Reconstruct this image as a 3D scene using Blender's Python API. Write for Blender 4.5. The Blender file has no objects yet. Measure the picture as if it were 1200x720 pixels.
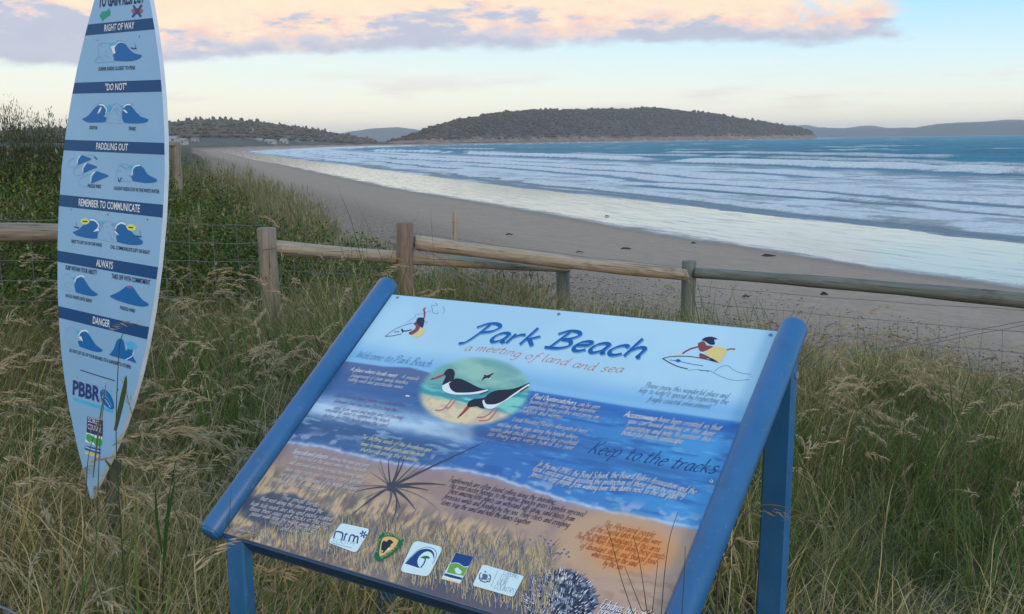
import bpy, math, random
import numpy as np
from mathutils import Vector, Matrix
rad = math.radians
rng = np.random.default_rng(7)
random.seed(7)
scene = bpy.context.scene
COL = scene.collection

# ------------------------------------------------------------------ camera
F = 1200.0                                    # focal length in pixels of a 1200 wide picture
PITCH, ROLL = 0.1614, -0.0122
cp, sp = math.cos(PITCH), math.sin(PITCH)
fw = np.array([0, cp, -sp]); up0 = np.array([0, sp, cp]); rt0 = np.array([1., 0, 0])
RT = rt0*math.cos(ROLL) + up0*math.sin(ROLL); UP = -rt0*math.sin(ROLL) + up0*math.cos(ROLL)
cd = bpy.data.cameras.new('camera'); cam = bpy.data.objects.new('camera', cd); COL.objects.link(cam)
cd.sensor_width = 36; cd.lens = 36; cd.clip_start = 0.05; cd.clip_end = 20000
cam.matrix_world = Matrix(((RT[0], UP[0], -fw[0], 0), (RT[1], UP[1], -fw[1], 0), (RT[2], UP[2], -fw[2], 0), (0, 0, 0, 1)))
scene.camera = cam

# ------------------------------------------------------------------ view
scene.view_settings.view_transform = 'Standard'; scene.view_settings.look = 'None'
scene.view_settings.exposure = 0.20; scene.view_settings.gamma = 1
SUN_EL, SUN_AZ = rad(14), rad(158)             # low dusk sun behind the viewer, azimuth from +Y clockwise

# ------------------------------------------------------------------ node helpers
class X:
    nt = None
    def __init__(s, sock): s.s = sock
    @staticmethod
    def m(op, *a, clamp=False):
        n = X.nt.nodes.new('ShaderNodeMath'); n.operation = op; n.use_clamp = clamp
        for i, v in enumerate(a):
            if isinstance(v, X): X.nt.links.new(v.s, n.inputs[i])
            else: n.inputs[i].default_value = v
        return X(n.outputs[0])
    def __add__(a, b): return X.m('ADD', a, b)
    def __radd__(a, b): return X.m('ADD', b, a)
    def __sub__(a, b): return X.m('SUBTRACT', a, b)
    def __rsub__(a, b): return X.m('SUBTRACT', b, a)
    def __mul__(a, b): return X.m('MULTIPLY', a, b)
    def __rmul__(a, b): return X.m('MULTIPLY', b, a)
    def __truediv__(a, b): return X.m('DIVIDE', a, b)
    def ss(a, lo, hi, t0=0.0, t1=1.0):
        n = X.nt.nodes.new('ShaderNodeMapRange'); n.interpolation_type = 'SMOOTHSTEP'
        X.nt.links.new(a.s, n.inputs[0])
        for i, v in enumerate((lo, hi, t0, t1)):
            if isinstance(v, X): X.nt.links.new(v.s, n.inputs[1+i])
            else: n.inputs[1+i].default_value = v
        return X(n.outputs[0])
def use(nt): X.nt = nt
def link(a, b): X.nt.links.new(a.s if isinstance(a, X) else a, b)
def mixc(f, a, b, blend='MIX'):
    n = X.nt.nodes.new('ShaderNodeMix'); n.data_type = 'RGBA'; n.blend_type = blend; n.clamp_factor = True
    for k, v in ((0, f), (6, a), (7, b)):
        if isinstance(v, X): link(v, n.inputs[k])
        elif isinstance(v, (int, float)): n.inputs[k].default_value = v
        else: n.inputs[k].default_value = (*v, 1)
    return X(n.outputs[2])
def noise(vec, scale, detail=4, rough=.55, out=0, dist=0):
    n = X.nt.nodes.new('ShaderNodeTexNoise'); n.inputs['Scale'].default_value = scale
    n.inputs['Detail'].default_value = detail; n.inputs['Roughness'].default_value = rough; n.inputs['Distortion'].default_value = dist
    if vec is not None: link(vec, n.inputs['Vector'])
    return X(n.outputs[out])
def comb(x, y, z=0.0):
    n = X.nt.nodes.new('ShaderNodeCombineXYZ')
    for i, v in enumerate((x, y, z)):
        if isinstance(v, X): link(v, n.inputs[i])
        else: n.inputs[i].default_value = v
    return X(n.outputs[0])
def sep(v):
    n = X.nt.nodes.new('ShaderNodeSeparateXYZ'); link(v, n.inputs[0]); return [X(o) for o in n.outputs]
def ramp(f, stops, interp='LINEAR'):
    n = X.nt.nodes.new('ShaderNodeValToRGB'); link(f, n.inputs[0]); n.color_ramp.interpolation = interp
    e = n.color_ramp.elements
    while len(e) < len(stops): e.new(0.5)
    for i, (p, c) in enumerate(stops):
        e[i].position = p; e[i].color = (*c, 1) if len(c) == 3 else c
    return X(n.outputs[0])
def lin(c):
    return tuple((v/255/12.92 if v/255 <= .04045 else ((v/255+.055)/1.055)**2.4) for v in c)

# ------------------------------------------------------------------ world: dusk sky
w = bpy.data.worlds.new('World'); scene.world = w; w.use_nodes = True
use(w.node_tree); w.node_tree.nodes.clear()
tc = w.node_tree.nodes.new('ShaderNodeTexCoord')
dx, dy, dz = sep(X(tc.outputs['Generated']))
az = X.m('ARCTAN2', dx, dy); el = X.m('ARCSINE', dz)
elc = X.m('MAXIMUM', el, 0.0)
grad = ramp(X.m('DIVIDE', elc, 1.5708, clamp=True), [
    (0.0, lin((242, 231, 208))), (0.020, lin((238, 239, 224))), (0.045, lin((208, 232, 238))), (0.080, lin((158, 216, 248))),
    (0.17, lin((142, 204, 250))), (0.40, lin((128, 198, 255))), (1.0, lin((118, 190, 255)))])
# warmer and paler toward the left, greener-blue toward the right, very gently all the way round
side = X.m('SINE', az)
grad = mixc(side.ss(-.5, .5), mixc(.35, grad, lin((255, 236, 200))), grad)
below = el.ss(-.02, -.2)
grad = mixc(below, grad, lin((96, 100, 104)))
p = comb(az*1.0, el*3.2, .3)
n1 = noise(p, 5.0, 7, .6); n2 = noise(comb(az*1.0, el*2.2, 4.1), 17.0, 6, .62); n3 = noise(comb(az, el*6.0, 9.), 2.6, 4, .55)
# cloud bank: a long shelf low in the sky, running out to the right
lo = X.m('ADD', X.m('MULTIPLY', az.ss(-.5, .0), .018), .068) + (n2 - .5)*.022 + (n1-.5)*.034
hi = az.ss(.05, .36, .150, .140) + az.ss(-.10, -.35, 0.0, .30) + (n2 - .5)*.075 + (n1-.5)*.07 + (noise(comb(az, el*2., 5.), 30.0, 4, .6)-.5)*.03
inb = el.ss(lo - .004, lo + .006)*el.ss(hi + .012, hi - .022)
endr = (az + (n1 - .5)*.22 + (n2-.5)*.10).ss(.355, .31)
bank = inb*endr*(n2*.55 + n1*.45 + (hi - el)*3.0 + .05).ss(.40, .50)*X.m('ADD', az, 0.0).ss(-1.3, -1.0)
# the same kind of broken cloud elsewhere in the sky
oth = (n3*.6 + n1*.4).ss(.50, .62)*el.ss(.24, .40)*.75
hz = noise(comb(az*1.0, el*7.0, 2.), 6.0, 6, .6).ss(.50, .72)*el.ss(.075, .045)*el.ss(-.002, .012)*.55
wisp = noise(comb(az*.6, el*7.0, 7.), 4.0, 5, .6).ss(.54, .74)*.45*el.ss(.05, .09)
hgt = X.m('DIVIDE', el - lo, .062)
n4 = noise(comb(az*1.0, el*1.9, 1.7), 34.0, 5, .6)
t = (X.m('DIVIDE', el - lo, .036) + (n2 - .5)*1.5 + (n4-.5)*1.0 + (n1-.5)*.8 + az.ss(-.28, -.48)*(-.75) - noise(comb(az*1.0, el*3.4, 6.3), 9.0, 5, .62).ss(.50, .68)*.95).ss(.05, .95)
cc = ramp(t, [(0, lin((172, 176, 196))), (.30, lin((200, 192, 204))), (.55, lin((240, 190, 176))), (1, lin((247, 210, 184)))])
cc = mixc((n4*1.8 - .45), cc, mixc(t, lin((184, 184, 202)), lin((252, 226, 192))))
col = mixc(wisp, grad, lin((236, 232, 226)))
col = mixc(hz, col, lin((214, 196, 200)))
col = mixc(oth, col, mixc(n2.ss(.4, .6), lin((172, 176, 198)), lin((236, 214, 206))))
col = mixc(bank*.96, col, cc)
sky = w.node_tree.nodes.new('ShaderNodeTexSky'); sky.sky_type = 'NISHITA'; sky.sun_disc = False
sky.sun_elevation = SUN_EL; sky.sun_rotation = SUN_AZ
b1 = w.node_tree.nodes.new('ShaderNodeBackground'); link(sky.outputs[0], b1.inputs[0]); b1.inputs[1].default_value = 0.012
b2 = w.node_tree.nodes.new('ShaderNodeBackground'); link(col, b2.inputs[0]); b2.inputs[1].default_value = 1.0
hzb = w.node_tree.nodes.new('ShaderNodeVectorMath'); hzb.operation = 'SCALE'; link(col, hzb.inputs[0]); link(el.ss(.14, .0, .98, 1.03), hzb.inputs['Scale']); link(hzb.outputs[0], b2.inputs[0])
ad = w.node_tree.nodes.new('ShaderNodeAddShader'); link(b1.outputs[0], ad.inputs[0]); link(b2.outputs[0], ad.inputs[1])
wo = w.node_tree.nodes.new('ShaderNodeOutputWorld'); link(ad.outputs[0], wo.inputs[0])
w.cycles.sampling_method = 'AUTOMATIC'

# ------------------------------------------------------------------ sun
sd = bpy.data.lights.new('sun', 'SUN'); sd.energy = 1.05; sd.angle = rad(14); sd.color = (1, .76, .52)
sun = bpy.data.objects.new('sun', sd); COL.objects.link(sun)
sdir = Vector((math.sin(SUN_AZ)*math.cos(SUN_EL), math.cos(SUN_AZ)*math.cos(SUN_EL), math.sin(SUN_EL)))
sun.rotation_euler = sdir.to_track_quat('Z', 'Y').to_euler()

# ------------------------------------------------------------------ picture rays (only used to measure real places)
def ray(x, y): return (x-600)/F*RT + (360-y)/F*UP + fw
def at(x, y, Y): d = ray(x, y); return Vector((d*Y/d[1]).tolist())
def onz(x, y, z): d = ray(x, y); return Vector((d*z/d[2]).tolist())
def hory(x): return 360 + F*(((x-600)/F)*RT[2]+fw[2])/UP[2]

# ------------------------------------------------------------------ material and mesh helpers
MATS = {}
def new_mat(name):
    m = bpy.data.materials.new(name); m.use_nodes = True; MATS[name] = m
    use(m.node_tree); return m, m.node_tree.nodes['Principled BSDF']
def coords(kind='Object'):
    n = X.nt.nodes.new('ShaderNodeTexCoord'); return X(n.outputs[kind])
def attr(name, out='Color'):
    n = X.nt.nodes.new('ShaderNodeAttribute'); n.attribute_name = name; return X(n.outputs[out])
def bump(h, strength, dist, bs):
    n = X.nt.nodes.new('ShaderNodeBump'); n.inputs['Strength'].default_value = strength; n.inputs['Distance'].default_value = dist
    link(h, n.inputs['Height']); link(n.outputs[0], bs.inputs['Normal']); return n
def pbr(name, base, rough=.6, var=.12, scale=8, bmp=0., bscale=40, spec=.5, bd=.01, base2=None):
    m, b = new_mat(name); c = coords()
    f = noise(c, scale, 5, .6)
    if base2 is not None: colr = mixc(f.ss(.35, .65), base, base2)
    else: colr = mixc(f.ss(.3, .7), tuple(v*(1-var) for v in base), tuple(min(1, v*(1+var)) for v in base))
    link(colr, b.inputs['Base Color']); link(noise(c, scale*2.3, 3).ss(.3, .7, rough*.88, min(1, rough*1.12)), b.inputs['Roughness'])
    b.inputs['Specular IOR Level'].default_value = spec
    if bmp: bump(noise(c, bscale, 5), bmp, bd, b)
    return m

def mesh_np(name, verts, quads=None, tris=None, mat=None, smooth=True):
    me = bpy.data.meshes.new(name)
    verts = np.asarray(verts, np.float32)
    nq = 0 if quads is None else len(quads); ntr = 0 if tris is None else len(tris)
    me.vertices.add(len(verts)); me.vertices.foreach_set('co', verts.ravel())
    idx = []; st = []
    if nq: idx.append(np.asarray(quads, np.int32).ravel()); st.append(np.arange(nq)*4)
    if ntr: idx.append(np.asarray(tris, np.int32).ravel()); st.append(nq*4 + np.arange(ntr)*3)
    idx = np.concatenate(idx); st = np.concatenate(st).astype(np.int32)
    me.loops.add(len(idx)); me.loops.foreach_set('vertex_index', idx)
    me.polygons.add(nq+ntr); me.polygons.foreach_set('loop_start', st)
    me.polygons.foreach_set('use_smooth', np.full(nq+ntr, smooth))
    me.update(calc_edges=True)
    if mat: me.materials.append(mat if not isinstance(mat, str) else MATS[mat])
    return me
def vcol(me, cols, name='col'):
    a = me.color_attributes.new(name, 'FLOAT_COLOR', 'POINT')
    c = np.ones((len(cols), 4), np.float32); c[:, :3] = cols; a.data.foreach_set('color', c.ravel())
def vfloat(me, vals, name):
    a = me.attributes.new(name, 'FLOAT', 'POINT'); a.data.foreach_set('value', np.asarray(vals, np.float32))
def link_obj(name, me, parent=None, **props):
    o = bpy.data.objects.new(name, me); COL.objects.link(o)
    if parent is not None: o.parent = parent
    for k, v in props.items(): o[k] = v
    return o
def empty(name, loc, label, category, group=None, rz=0):
    o = bpy.data.objects.new(name, None); COL.objects.link(o); o.location = loc; o.rotation_euler = (0, 0, rz)
    o.empty_display_size = .2
    o['label'] = label; o['category'] = category
    if group: o['group'] = group
    return o

class MB:                                        # little mesh builder
    def __init__(s): s.v = []; s.f = []; s.mi = []
    def add(s, vs, fs, mi=0):
        b = len(s.v); s.v += [tuple(v) for v in vs]; s.f += [tuple(b+i for i in f) for f in fs]; s.mi += [mi]*len(fs)
    def box(s, c, size, M=None, bev=0.0, mi=0):
        x, y, z = (v/2 for v in size); c = Vector(c)
        if bev <= 0:
            vs = [Vector((i*x, j*y, k*z)) for k in (-1, 1) for j in (-1, 1) for i in (-1, 1)]
            fs = [(0, 2, 3, 1), (4, 5, 7, 6), (0, 1, 5, 4), (2, 6, 7, 3), (0, 4, 6, 2), (1, 3, 7, 5)]
        else:                                    # long edges along z chamfered
            ring = [(-x+bev, -y), (x-bev, -y), (x, -y+bev), (x, y-bev), (x-bev, y), (-x+bev, y), (-x, y-bev), (-x, -y+bev)]
            vs = [Vector((a, b, -z)) for a, b in ring] + [Vector((a, b, z)) for a, b in ring]
            fs = [tuple(range(7, -1, -1)), tuple(range(8, 16))] + [(i, (i+1) % 8, (i+1) % 8+8, i+8) for i in range(8)]
        s.add([(M @ v if M else v)+c for v in vs], fs, mi)
    def tube(s, pts, radii, seg=12, cap=True, jit=0.0, dome=0.0, mi=0):
        pts = [Vector(p) for p in pts]; n = len(pts)
        if not hasattr(radii, '__len__'): radii = [radii]*n
        t0 = (pts[1]-pts[0]).normalized(); a = t0.orthogonal().normalized()
        rings = []
        for i in range(n):
            t = (pts[min(i+1, n-1)]-pts[max(i-1, 0)]).normalized()
            a = (a - t*a.dot(t)).normalized(); b = t.cross(a)
            rings.append([pts[i] + (a*math.cos(k*math.tau/seg)+b*math.sin(k*math.tau/seg))*radii[i]*(1+(random.uniform(-jit, jit) if jit else 0)) for k in range(seg)])
        vs = [v for r in rings for v in r]
        fs = [(i*seg+k, i*seg+(k+1) % seg, (i+1)*seg+(k+1) % seg, (i+1)*seg+k) for i in range(n-1) for k in range(seg)]
        if cap: fs += [tuple(range(seg-1, -1, -1)), tuple((n-1)*seg+k for k in range(seg))]
        s.add(vs, fs, mi)
    def mesh(s, name, mats, smooth=False):
        me = bpy.data.meshes.new(name); me.from_pydata([tuple(v) for v in s.v], [], s.f)
        for m in (mats if isinstance(mats, (list, tuple)) else [mats]): me.materials.append(MATS[m] if isinstance(m, str) else m)
        me.polygons.foreach_set('material_index', s.mi)
        me.update()
        if smooth:
            me.polygons.foreach_set('use_smooth', [len(f) <= 4 for f in s.f]); me.update()
            me.set_sharp_from_angle(angle=rad(50))
        return me
    def obj(s, name, mats, parent=None, smooth=False, **props):
        return link_obj(name, s.mesh(name, mats, smooth), parent, **props)

def grid_faces(nr, nc, wrap=False):
    i = np.arange(nr-1)[:, None]; j = np.arange(nc if wrap else nc-1)[None, :]
    j2 = (j+1) % nc
    return np.stack([i*nc+j, i*nc+j2, (i+1)*nc+j2, (i+1)*nc+j], -1).reshape(-1, 4)

# smooth value noise for numpy
_tab = rng.random((256, 256))
def vn(x, y):
    x = np.asarray(x, float); y = np.asarray(y, float)
    xi = np.floor(x).astype(int); yi = np.floor(y).astype(int); fx = x-xi; fy = y-yi
    fx = fx*fx*(3-2*fx); fy = fy*fy*(3-2*fy)
    g = lambda a, b: _tab[a & 255, b & 255]
    return (g(xi, yi)*(1-fx)+g(xi+1, yi)*fx)*(1-fy) + (g(xi, yi+1)*(1-fx)+g(xi+1, yi+1)*fx)*fy
def fbm(x, y, o=4):
    s = 0; a = .5; tot = 0
    for k in range(o):
        s = s + a*vn(x*2**k+k*17.3, y*2**k+k*31.7); tot += a; a *= .5
    return s/tot
def sst(x, a, b): t = np.clip((x-a)/(b-a), 0, 1); return t*t*(3-2*t)

# ------------------------------------------------------------------ the lie of the land (metres, camera at 0,0,0; sea level -5)
WET = np.array([(23, -9000), (23, -60), (23, 0), (22, 10), (20.6, 19), (18.5, 25.6), (15.9, 31.4), (13.3, 36.4), (11.6, 41.3), (8.3, 49.2), (3.6, 62.7), (-4.7, 86.1), (-11.2, 103),
                (-23, 140.5), (-50.8, 229.6), (-71.7, 292.1), (-120, 450), (-185, 660), (-205, 830), (-195, 1020), (-160, 1160), (-94, 1240), (333, 2000), (735, 2500),
                (700, 3300), (0, 4200), (-3000, 6000), (-9000, 8000)], float)
_d = np.diff(WET, axis=0); _L = np.hypot(_d[:, 0], _d[:, 1]); _cum = np.concatenate([[0], np.cumsum(_L)])
def shore(x, y):                                  # D: metres landward of the wet-sand line (negative = seaward), A: metres along it
    P = np.stack([np.ravel(x), np.ravel(y)], -1).astype(float)
    best = np.full(len(P), 1e18); D = np.zeros(len(P)); A = np.zeros(len(P))
    for i in range(len(_d)):
        q = P-WET[i]; t = np.clip((q@_d[i])/(_L[i]**2), 0, 1); e = q - t[:, None]*_d[i]
        dd = (e**2).sum(1); m = dd < best
        sg = np.sign(_d[i][0]*q[:, 1]-_d[i][1]*q[:, 0])
        best = np.where(m, dd, best); D = np.where(m, np.sqrt(dd)*sg, D); A = np.where(m, _cum[i]+t*_L[i], A)
    return D.reshape(np.shape(x)), A.reshape(np.shape(x))
VEG = np.array([(9, -9000), (9, 0), (8, 6), (4, 9.6), (1.6, 10.0), (-.5, 11.4), (-1.9, 13.7), (-7.3, 33), (-27, 92), (-40, 137), (-67, 223), (-88, 286), (-136, 445), (-202, 657), (-222, 832), (-212, 1025),
                (-172, 1176), (-103, 1258), (320, 2014), (715, 2510), (685, 3300), (0, 4190), (-3000, 5980), (-9000, 7980)], float)
def sdist(poly, x, y):                            # signed distance to a line, positive on the land side
    P = np.stack([np.ravel(x), np.ravel(y)], -1).astype(float); best = np.full(len(P), 1e18); S_ = np.zeros(len(P))
    for a, b_ in zip(poly[:-1], poly[1:]):
        d = b_-a; q = P-a; t = np.clip((q@d)/(d@d), 0, 1); e = q-t[:, None]*d; dd = (e**2).sum(1); m = dd < best
        S_ = np.where(m, np.sqrt(dd)*np.sign(d[0]*q[:, 1]-d[1]*q[:, 0]), S_); best = np.where(m, dd, best)
    return S_.reshape(np.shape(x))
ZD = np.array([(-9000, -12), (-200, -9), (-60, -7), (-27, -5.7), (-14.5, -5.02), (0, -4.72), (5, -4.2), (10, -3.6), (15, -3.0), (20, -2.45), (26, -2.1), (40, -1.9), (9000, -1.9)])
def ground_z(x, y):
    D, A = shore(x, y); V = sdist(VEG, x, y); x = np.asarray(x, float); y = np.asarray(y, float)
    z = np.interp(D, ZD[:, 0], ZD[:, 1])
    dune = -1.6 - .13*np.clip(x-1, 0, 8) + np.clip((V-40)/400, 0, 6)
    k = sst(V, -1.5, 2.6); z = z*(1-k) + dune*k
    z = z + (fbm(x*.35+9, y*.35+4, 3)-.5)*k*.35 + (fbm(x*1.6, y*1.6, 2)-.5)*np.clip((D-3)/8, 0, 1)*.07
    return z, D, A
def gz(x, y): return float(ground_z(np.array([x]), np.array([y]))[0][0])

th = np.concatenate([np.arange(-180, -40, 4), np.arange(-40, 40, .3), np.arange(40, 180, 4)])*math.pi/180
def polar(rs):
    T, R_ = np.meshgrid(th, rs); return R_*np.sin(T), R_*np.cos(T)
# ground
rs = np.concatenate([[0.05], np.geomspace(.6, 9000, 340)])
gx, gy = polar(rs); z, D, A = ground_z(gx, gy)
m, b = new_mat('ground')
c = coords(); Dn = attr('D', 'Fac'); An = attr('A', 'Fac'); Vn = attr('V', 'Fac')
nb = noise(c, .35, 5, .6); nf = noise(c, 9, 6, .65); nm = noise(c, 1.6, 5, .6); st = noise(comb(An*.12, Dn*1.3), 1.0, 5, .6)
wetm = (Dn + (noise(comb(An*.09, Dn*.2), 1.0, 3) - .5)*4.2 + (noise(comb(An*.6, Dn*1.6), 1.0, 5, .7)-.5)*3.2).ss(.9, -.9)
damp = (Dn + (nb-.5)*3).ss(3.2, .2)
dry = mixc(nm.ss(.35, .65), (.40, .275, .19), (.47, .335, .24))
dry = mixc(nf.ss(.35, .7), mixc(.45, dry, (.25, .185, .13)), dry)
tr = noise(comb(An*.5, Dn*2.2), 1.0, 5, .7).ss(.55, .7)*.35
dry = mixc(tr, dry, (.24, .19, .16))
litter = (noise(c, 13, 3, .75)*.6 + noise(c, 34, 2, .6)*.4).ss(.455, .53)*.9*(Vn + (nm-.5)*6).ss(-8.5, -2.5)
dry = mixc(litter, dry, mixc(nf.ss(.4, .6), (.075, .048, .035), (.19, .125, .09)))
dry = mixc(damp*.75, dry, (.27, .21, .155))
soil = mixc(nf.ss(.3, .7), (.055, .048, .030), (.10, .085, .055))
sand = mixc((Vn + (nm-.5)*1.5).ss(-.6, .9), dry, soil)
wetc = mixc(st.ss(.35, .65), (.19, .175, .16), (.27, .245, .22))
pud = noise(comb(An*.10, Dn*1.1, 8.), 1.0, 6, .7).ss(.57, .68)*wetm*.6
link(mixc(wetm, sand, mixc(pud, wetc, (.05, .05, .05))), b.inputs['Base Color'])
rip = noise(comb(An*.22, Dn*1.5, 3.), 1.0, 6, .7)
link(X.m('ADD', wetm*(-.84), .92) + wetm*rip.ss(.45, .75)*.18 + pud*.35, b.inputs['Roughness'])
link(wetm.ss(0, 1, .25, 1.0), b.inputs['Specular IOR Level'])
hh = nf*(1-wetm)*.6 + nm*(1-wetm)*1.0 + rip*wetm*.055
bump(hh, .55, .10, b)
me = mesh_np('ground', np.stack([gx, gy, z], -1).reshape(-1, 3), grid_faces(*gx.shape, wrap=True), mat=m)
vfloat(me, D.ravel(), 'D'); vfloat(me, A.ravel(), 'A'); vfloat(me, sdist(VEG, gx, gy).ravel(), 'V')
link_obj('ground', me, kind='structure')

# sea
rs = np.concatenate([[1., 15, 28], np.geomspace(34, 700, 560), np.geomspace(706, 9000, 120)])
sx, sy = polar(rs); D, A = shore(sx, sy); S = -14.6 - D + (fbm(A*.06, D*0+3.3, 3)-.5)*5
SEA_SP = [(4.5, .16, 1.6), (13, .22, 2.0), (20.5, .34, 2.4), (29, .55, 2.6), (44, .34, 3.0), (67, .75, 3.6), (92, .45, 4.5), (128, .5, 6)]
hz_ = np.zeros_like(S); foam = np.zeros_like(S)
for k, (s0, amp, wd) in enumerate(SEA_SP):
    wob = s0 + (fbm(A*.018+k*7.1, np.full_like(A, k*3.7), 4)-.5)*(9+s0*.22)
    cut = sst(fbm(A*.022+k*11.3, np.full_like(A, k*5.1+2), 3), .38, .55)
    q = S-wob
    prof = np.where(q < 0, np.exp(-(q/(wd*.55))**2), np.exp(-(q/(wd*1.8))**2))
    hz_ += amp*1.35*cut*prof
    fr = np.exp(-((q+wd*.35)/(wd*.75))**2)*cut
    trail = np.where(q < 0, np.exp(q/(wd*1.5)), np.exp(-q/(wd*2.5)))*cut*.55
    darkl = np.exp(-((q+wd*1.15)/(wd*.38))**2)*cut if k == 0 else np.maximum(darkl, np.exp(-((q+wd*1.15)/(wd*.38))**2)*cut)
    foam = np.maximum(foam, np.clip((fr*1.25+trail*.6)*(.4+1.0*fbm(A*.35+k, S*.5, 4)), 0, 1.2)*(1 if k < 6 else .62))
far = sst(S, 60, 160)
chop = (fbm(sx*.16+sy*.05, sy*.22, 4)-.5)
hz_ += chop*(.12+.5*far)*np.exp(-np.hypot(sx, sy)/2500) + (fbm(sx*.9, sy*.9, 3)-.5)*.06
lace = sst(fbm(A*.20+5, S*.42+2, 5), .42, .62)
shall = (1-sst(S, 36, 86))
foam = np.maximum(foam, (.72 + .40*lace)*shall)
foam *= (1-.95*darkl)*(.8+.2*sst(S, 1.0, 7))*(1-.75*np.exp(-((S-1.2)/1.0)**2))
caps = sst(fbm(sx*.05+3, sy*.035, 4), .66, .74)*sst(S, 80, 200)
foam = np.maximum(foam, caps*.7)
hz_ *= sst(S, -4, 6)
zs = -5 + hz_*1.0
m, b = new_mat('sea_water'); c = coords(); Sn = attr('S', 'Fac'); An = attr('A', 'Fac'); fo = attr('foam', 'Fac')
xs_, ys_2, zs_2 = sep(c)
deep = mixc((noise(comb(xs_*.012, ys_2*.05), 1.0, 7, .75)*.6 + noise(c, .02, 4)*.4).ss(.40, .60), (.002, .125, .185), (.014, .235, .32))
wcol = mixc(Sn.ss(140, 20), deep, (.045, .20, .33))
fn = noise(comb(An*.35, Sn*2.6), 1.0, 8, .78)
fm = (fo + (fn-.5)*.85 + (noise(c, 1.6, 6, .75)-.5)*.9).ss(.20, .88)
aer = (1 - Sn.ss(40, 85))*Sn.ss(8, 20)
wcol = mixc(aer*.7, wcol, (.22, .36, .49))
fcol = mixc(noise(comb(An*1.5, Sn*4.0, 2.), 1.0, 6, .7).ss(.38, .62), (.72, .76, .78), (.97, .95, .90))
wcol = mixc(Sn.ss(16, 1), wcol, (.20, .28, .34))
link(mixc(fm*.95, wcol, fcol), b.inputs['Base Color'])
link(fm.ss(0, 1, .42, .75), b.inputs['Roughness']); b.inputs['Specular IOR Level'].default_value = .12; b.inputs['IOR'].default_value = 1.333
wv = noise(comb(An*.5, Sn*1.4), 1.0, 6, .62) + noise(c, .35, 6, .6)*1.4
bump(wv + fm*.4, 1.0, .9, b)
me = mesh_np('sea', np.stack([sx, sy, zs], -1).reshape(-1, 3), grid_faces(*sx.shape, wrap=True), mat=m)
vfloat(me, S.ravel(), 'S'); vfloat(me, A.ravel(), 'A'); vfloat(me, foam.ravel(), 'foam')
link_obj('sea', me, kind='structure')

# ------------------------------------------------------------------ hills
def hill(name, sky_pts, rb_pts, depth, mat, base_z=-6.5, na=240, nt=40, rough_amp=3.0, back=1.5):
    """skyline given as bearings; a real ridge of the height that bearing needs at its own distance"""
    xs = np.linspace(sky_pts[0][0], sky_pts[-1][0], na)
    ys = np.interp(xs, [p[0] for p in sky_pts], [p[1] for p in sky_pts])
    rb = np.interp(xs, [p[0] for p in rb_pts], [p[1] for p in rb_pts])
    V = np.zeros((nt, na, 3)); info = []
    for i, (x, y, r) in enumerate(zip(xs, ys, rb)):
        d = ray(x, y); dh = d/np.hypot(d[0], d[1]); rr = r+depth
        top = dh[2]*rr
        for k in range(nt):
            t = k/(nt-1)*(1+back); rad_ = r+depth*t
            if t <= 1: s = math.sin(t*math.pi/2)**.85 if t > 0 else 0
            else: s = max(0, 1-((t-1)/back)**1.6)
            zz = base_z + (top-base_z)*s
            if t <= 1: zz = min(zz, dh[2]*rad_ if top < 0 else zz)
            V[k, i] = (dh[0]*rad_, dh[1]*rad_, zz)
    n = (fbm(V[..., 0]*.02, V[..., 1]*.02, 5)-.5)*rough_amp
    V[..., 2] += n*np.clip((V[..., 2]-base_z)/12, 0, 1)
    me = mesh_np(name, V.reshape(-1, 3), grid_faces(nt, na), mat=mat)
    link_obj(name, me, kind='structure')
    return V
m, b = new_mat('headland_scrub'); c = coords(); x_, y_, z_ = sep(c)
v = mixc(noise(c, .012, 5, .65).ss(.35, .65), (.095, .070, .045), (.060, .052, .035))
v = mixc(noise(c, .09, 4, .7).ss(.35, .65)*.6, v, (.085, .068, .045))
rock = mixc(noise(c, .06, 5, .7).ss(.4, .6), (.36, .20, .13), (.18, .12, .085))
link(mixc((z_ + (noise(c, .012, 5, .7)-.5)*34).ss(5.5, 1.0), v, rock), b.inputs['Base Color']); b.inputs['Roughness'].default_value = .95
m2 = pbr('far_hill', (.05, .055, .045), .95, .3, .004)
m3 = pbr('town_slope', (.055, .060, .038), .95, .3, .02, base2=(.10, .095, .06))
HEAD = hill('headland', [(442, 170), (460, 166), (480, 160), (500, 153), (515, 149.5), (550, 139.5), (580, 134), (620, 131), (700, 130), (760, 128.5), (800, 131), (850, 137), (900, 145.5), (935, 150.5), (950, 154), (957, 160)],
            [(442, 1180), (510, 1250), (800, 2000), (957, 2500)], 330, m, na=420, nt=60, rough_amp=9)
TOWN = hill('wooded_hill', [(-400, 168), (-100, 160), (60, 155), (120, 152), (195, 147), (230, 144), (265, 143), (300, 146), (340, 151), (370, 155), (400, 160), (430, 165), (470, 169)],
            [(-400, 800), (250, 1000), (330, 1120), (470, 1300)], 420, m3, na=200, nt=36, rough_amp=6)
hill('distant_hill', [(380, 161), (400, 156), (420, 153), (440, 150.5), (465, 149), (490, 152), (520, 157), (560, 165)], [(380, 6500), (560, 6500)], 500, m2, na=60, nt=14, rough_amp=8)
hill('distant_range', [(935, 161), (950, 151.5), (960, 149.5), (985, 150.5), (1020, 151), (1050, 151.5), (1075, 149.5), (1100, 145.5), (1125, 143.5), (1160, 144), (1200, 142), (1300, 139), (1500, 141), (1700, 146), (1800, 154)],
     [(935, 6800), (1200, 6200), (1800, 6600)], 400, m2, na=220, nt=20, rough_amp=14)
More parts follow.
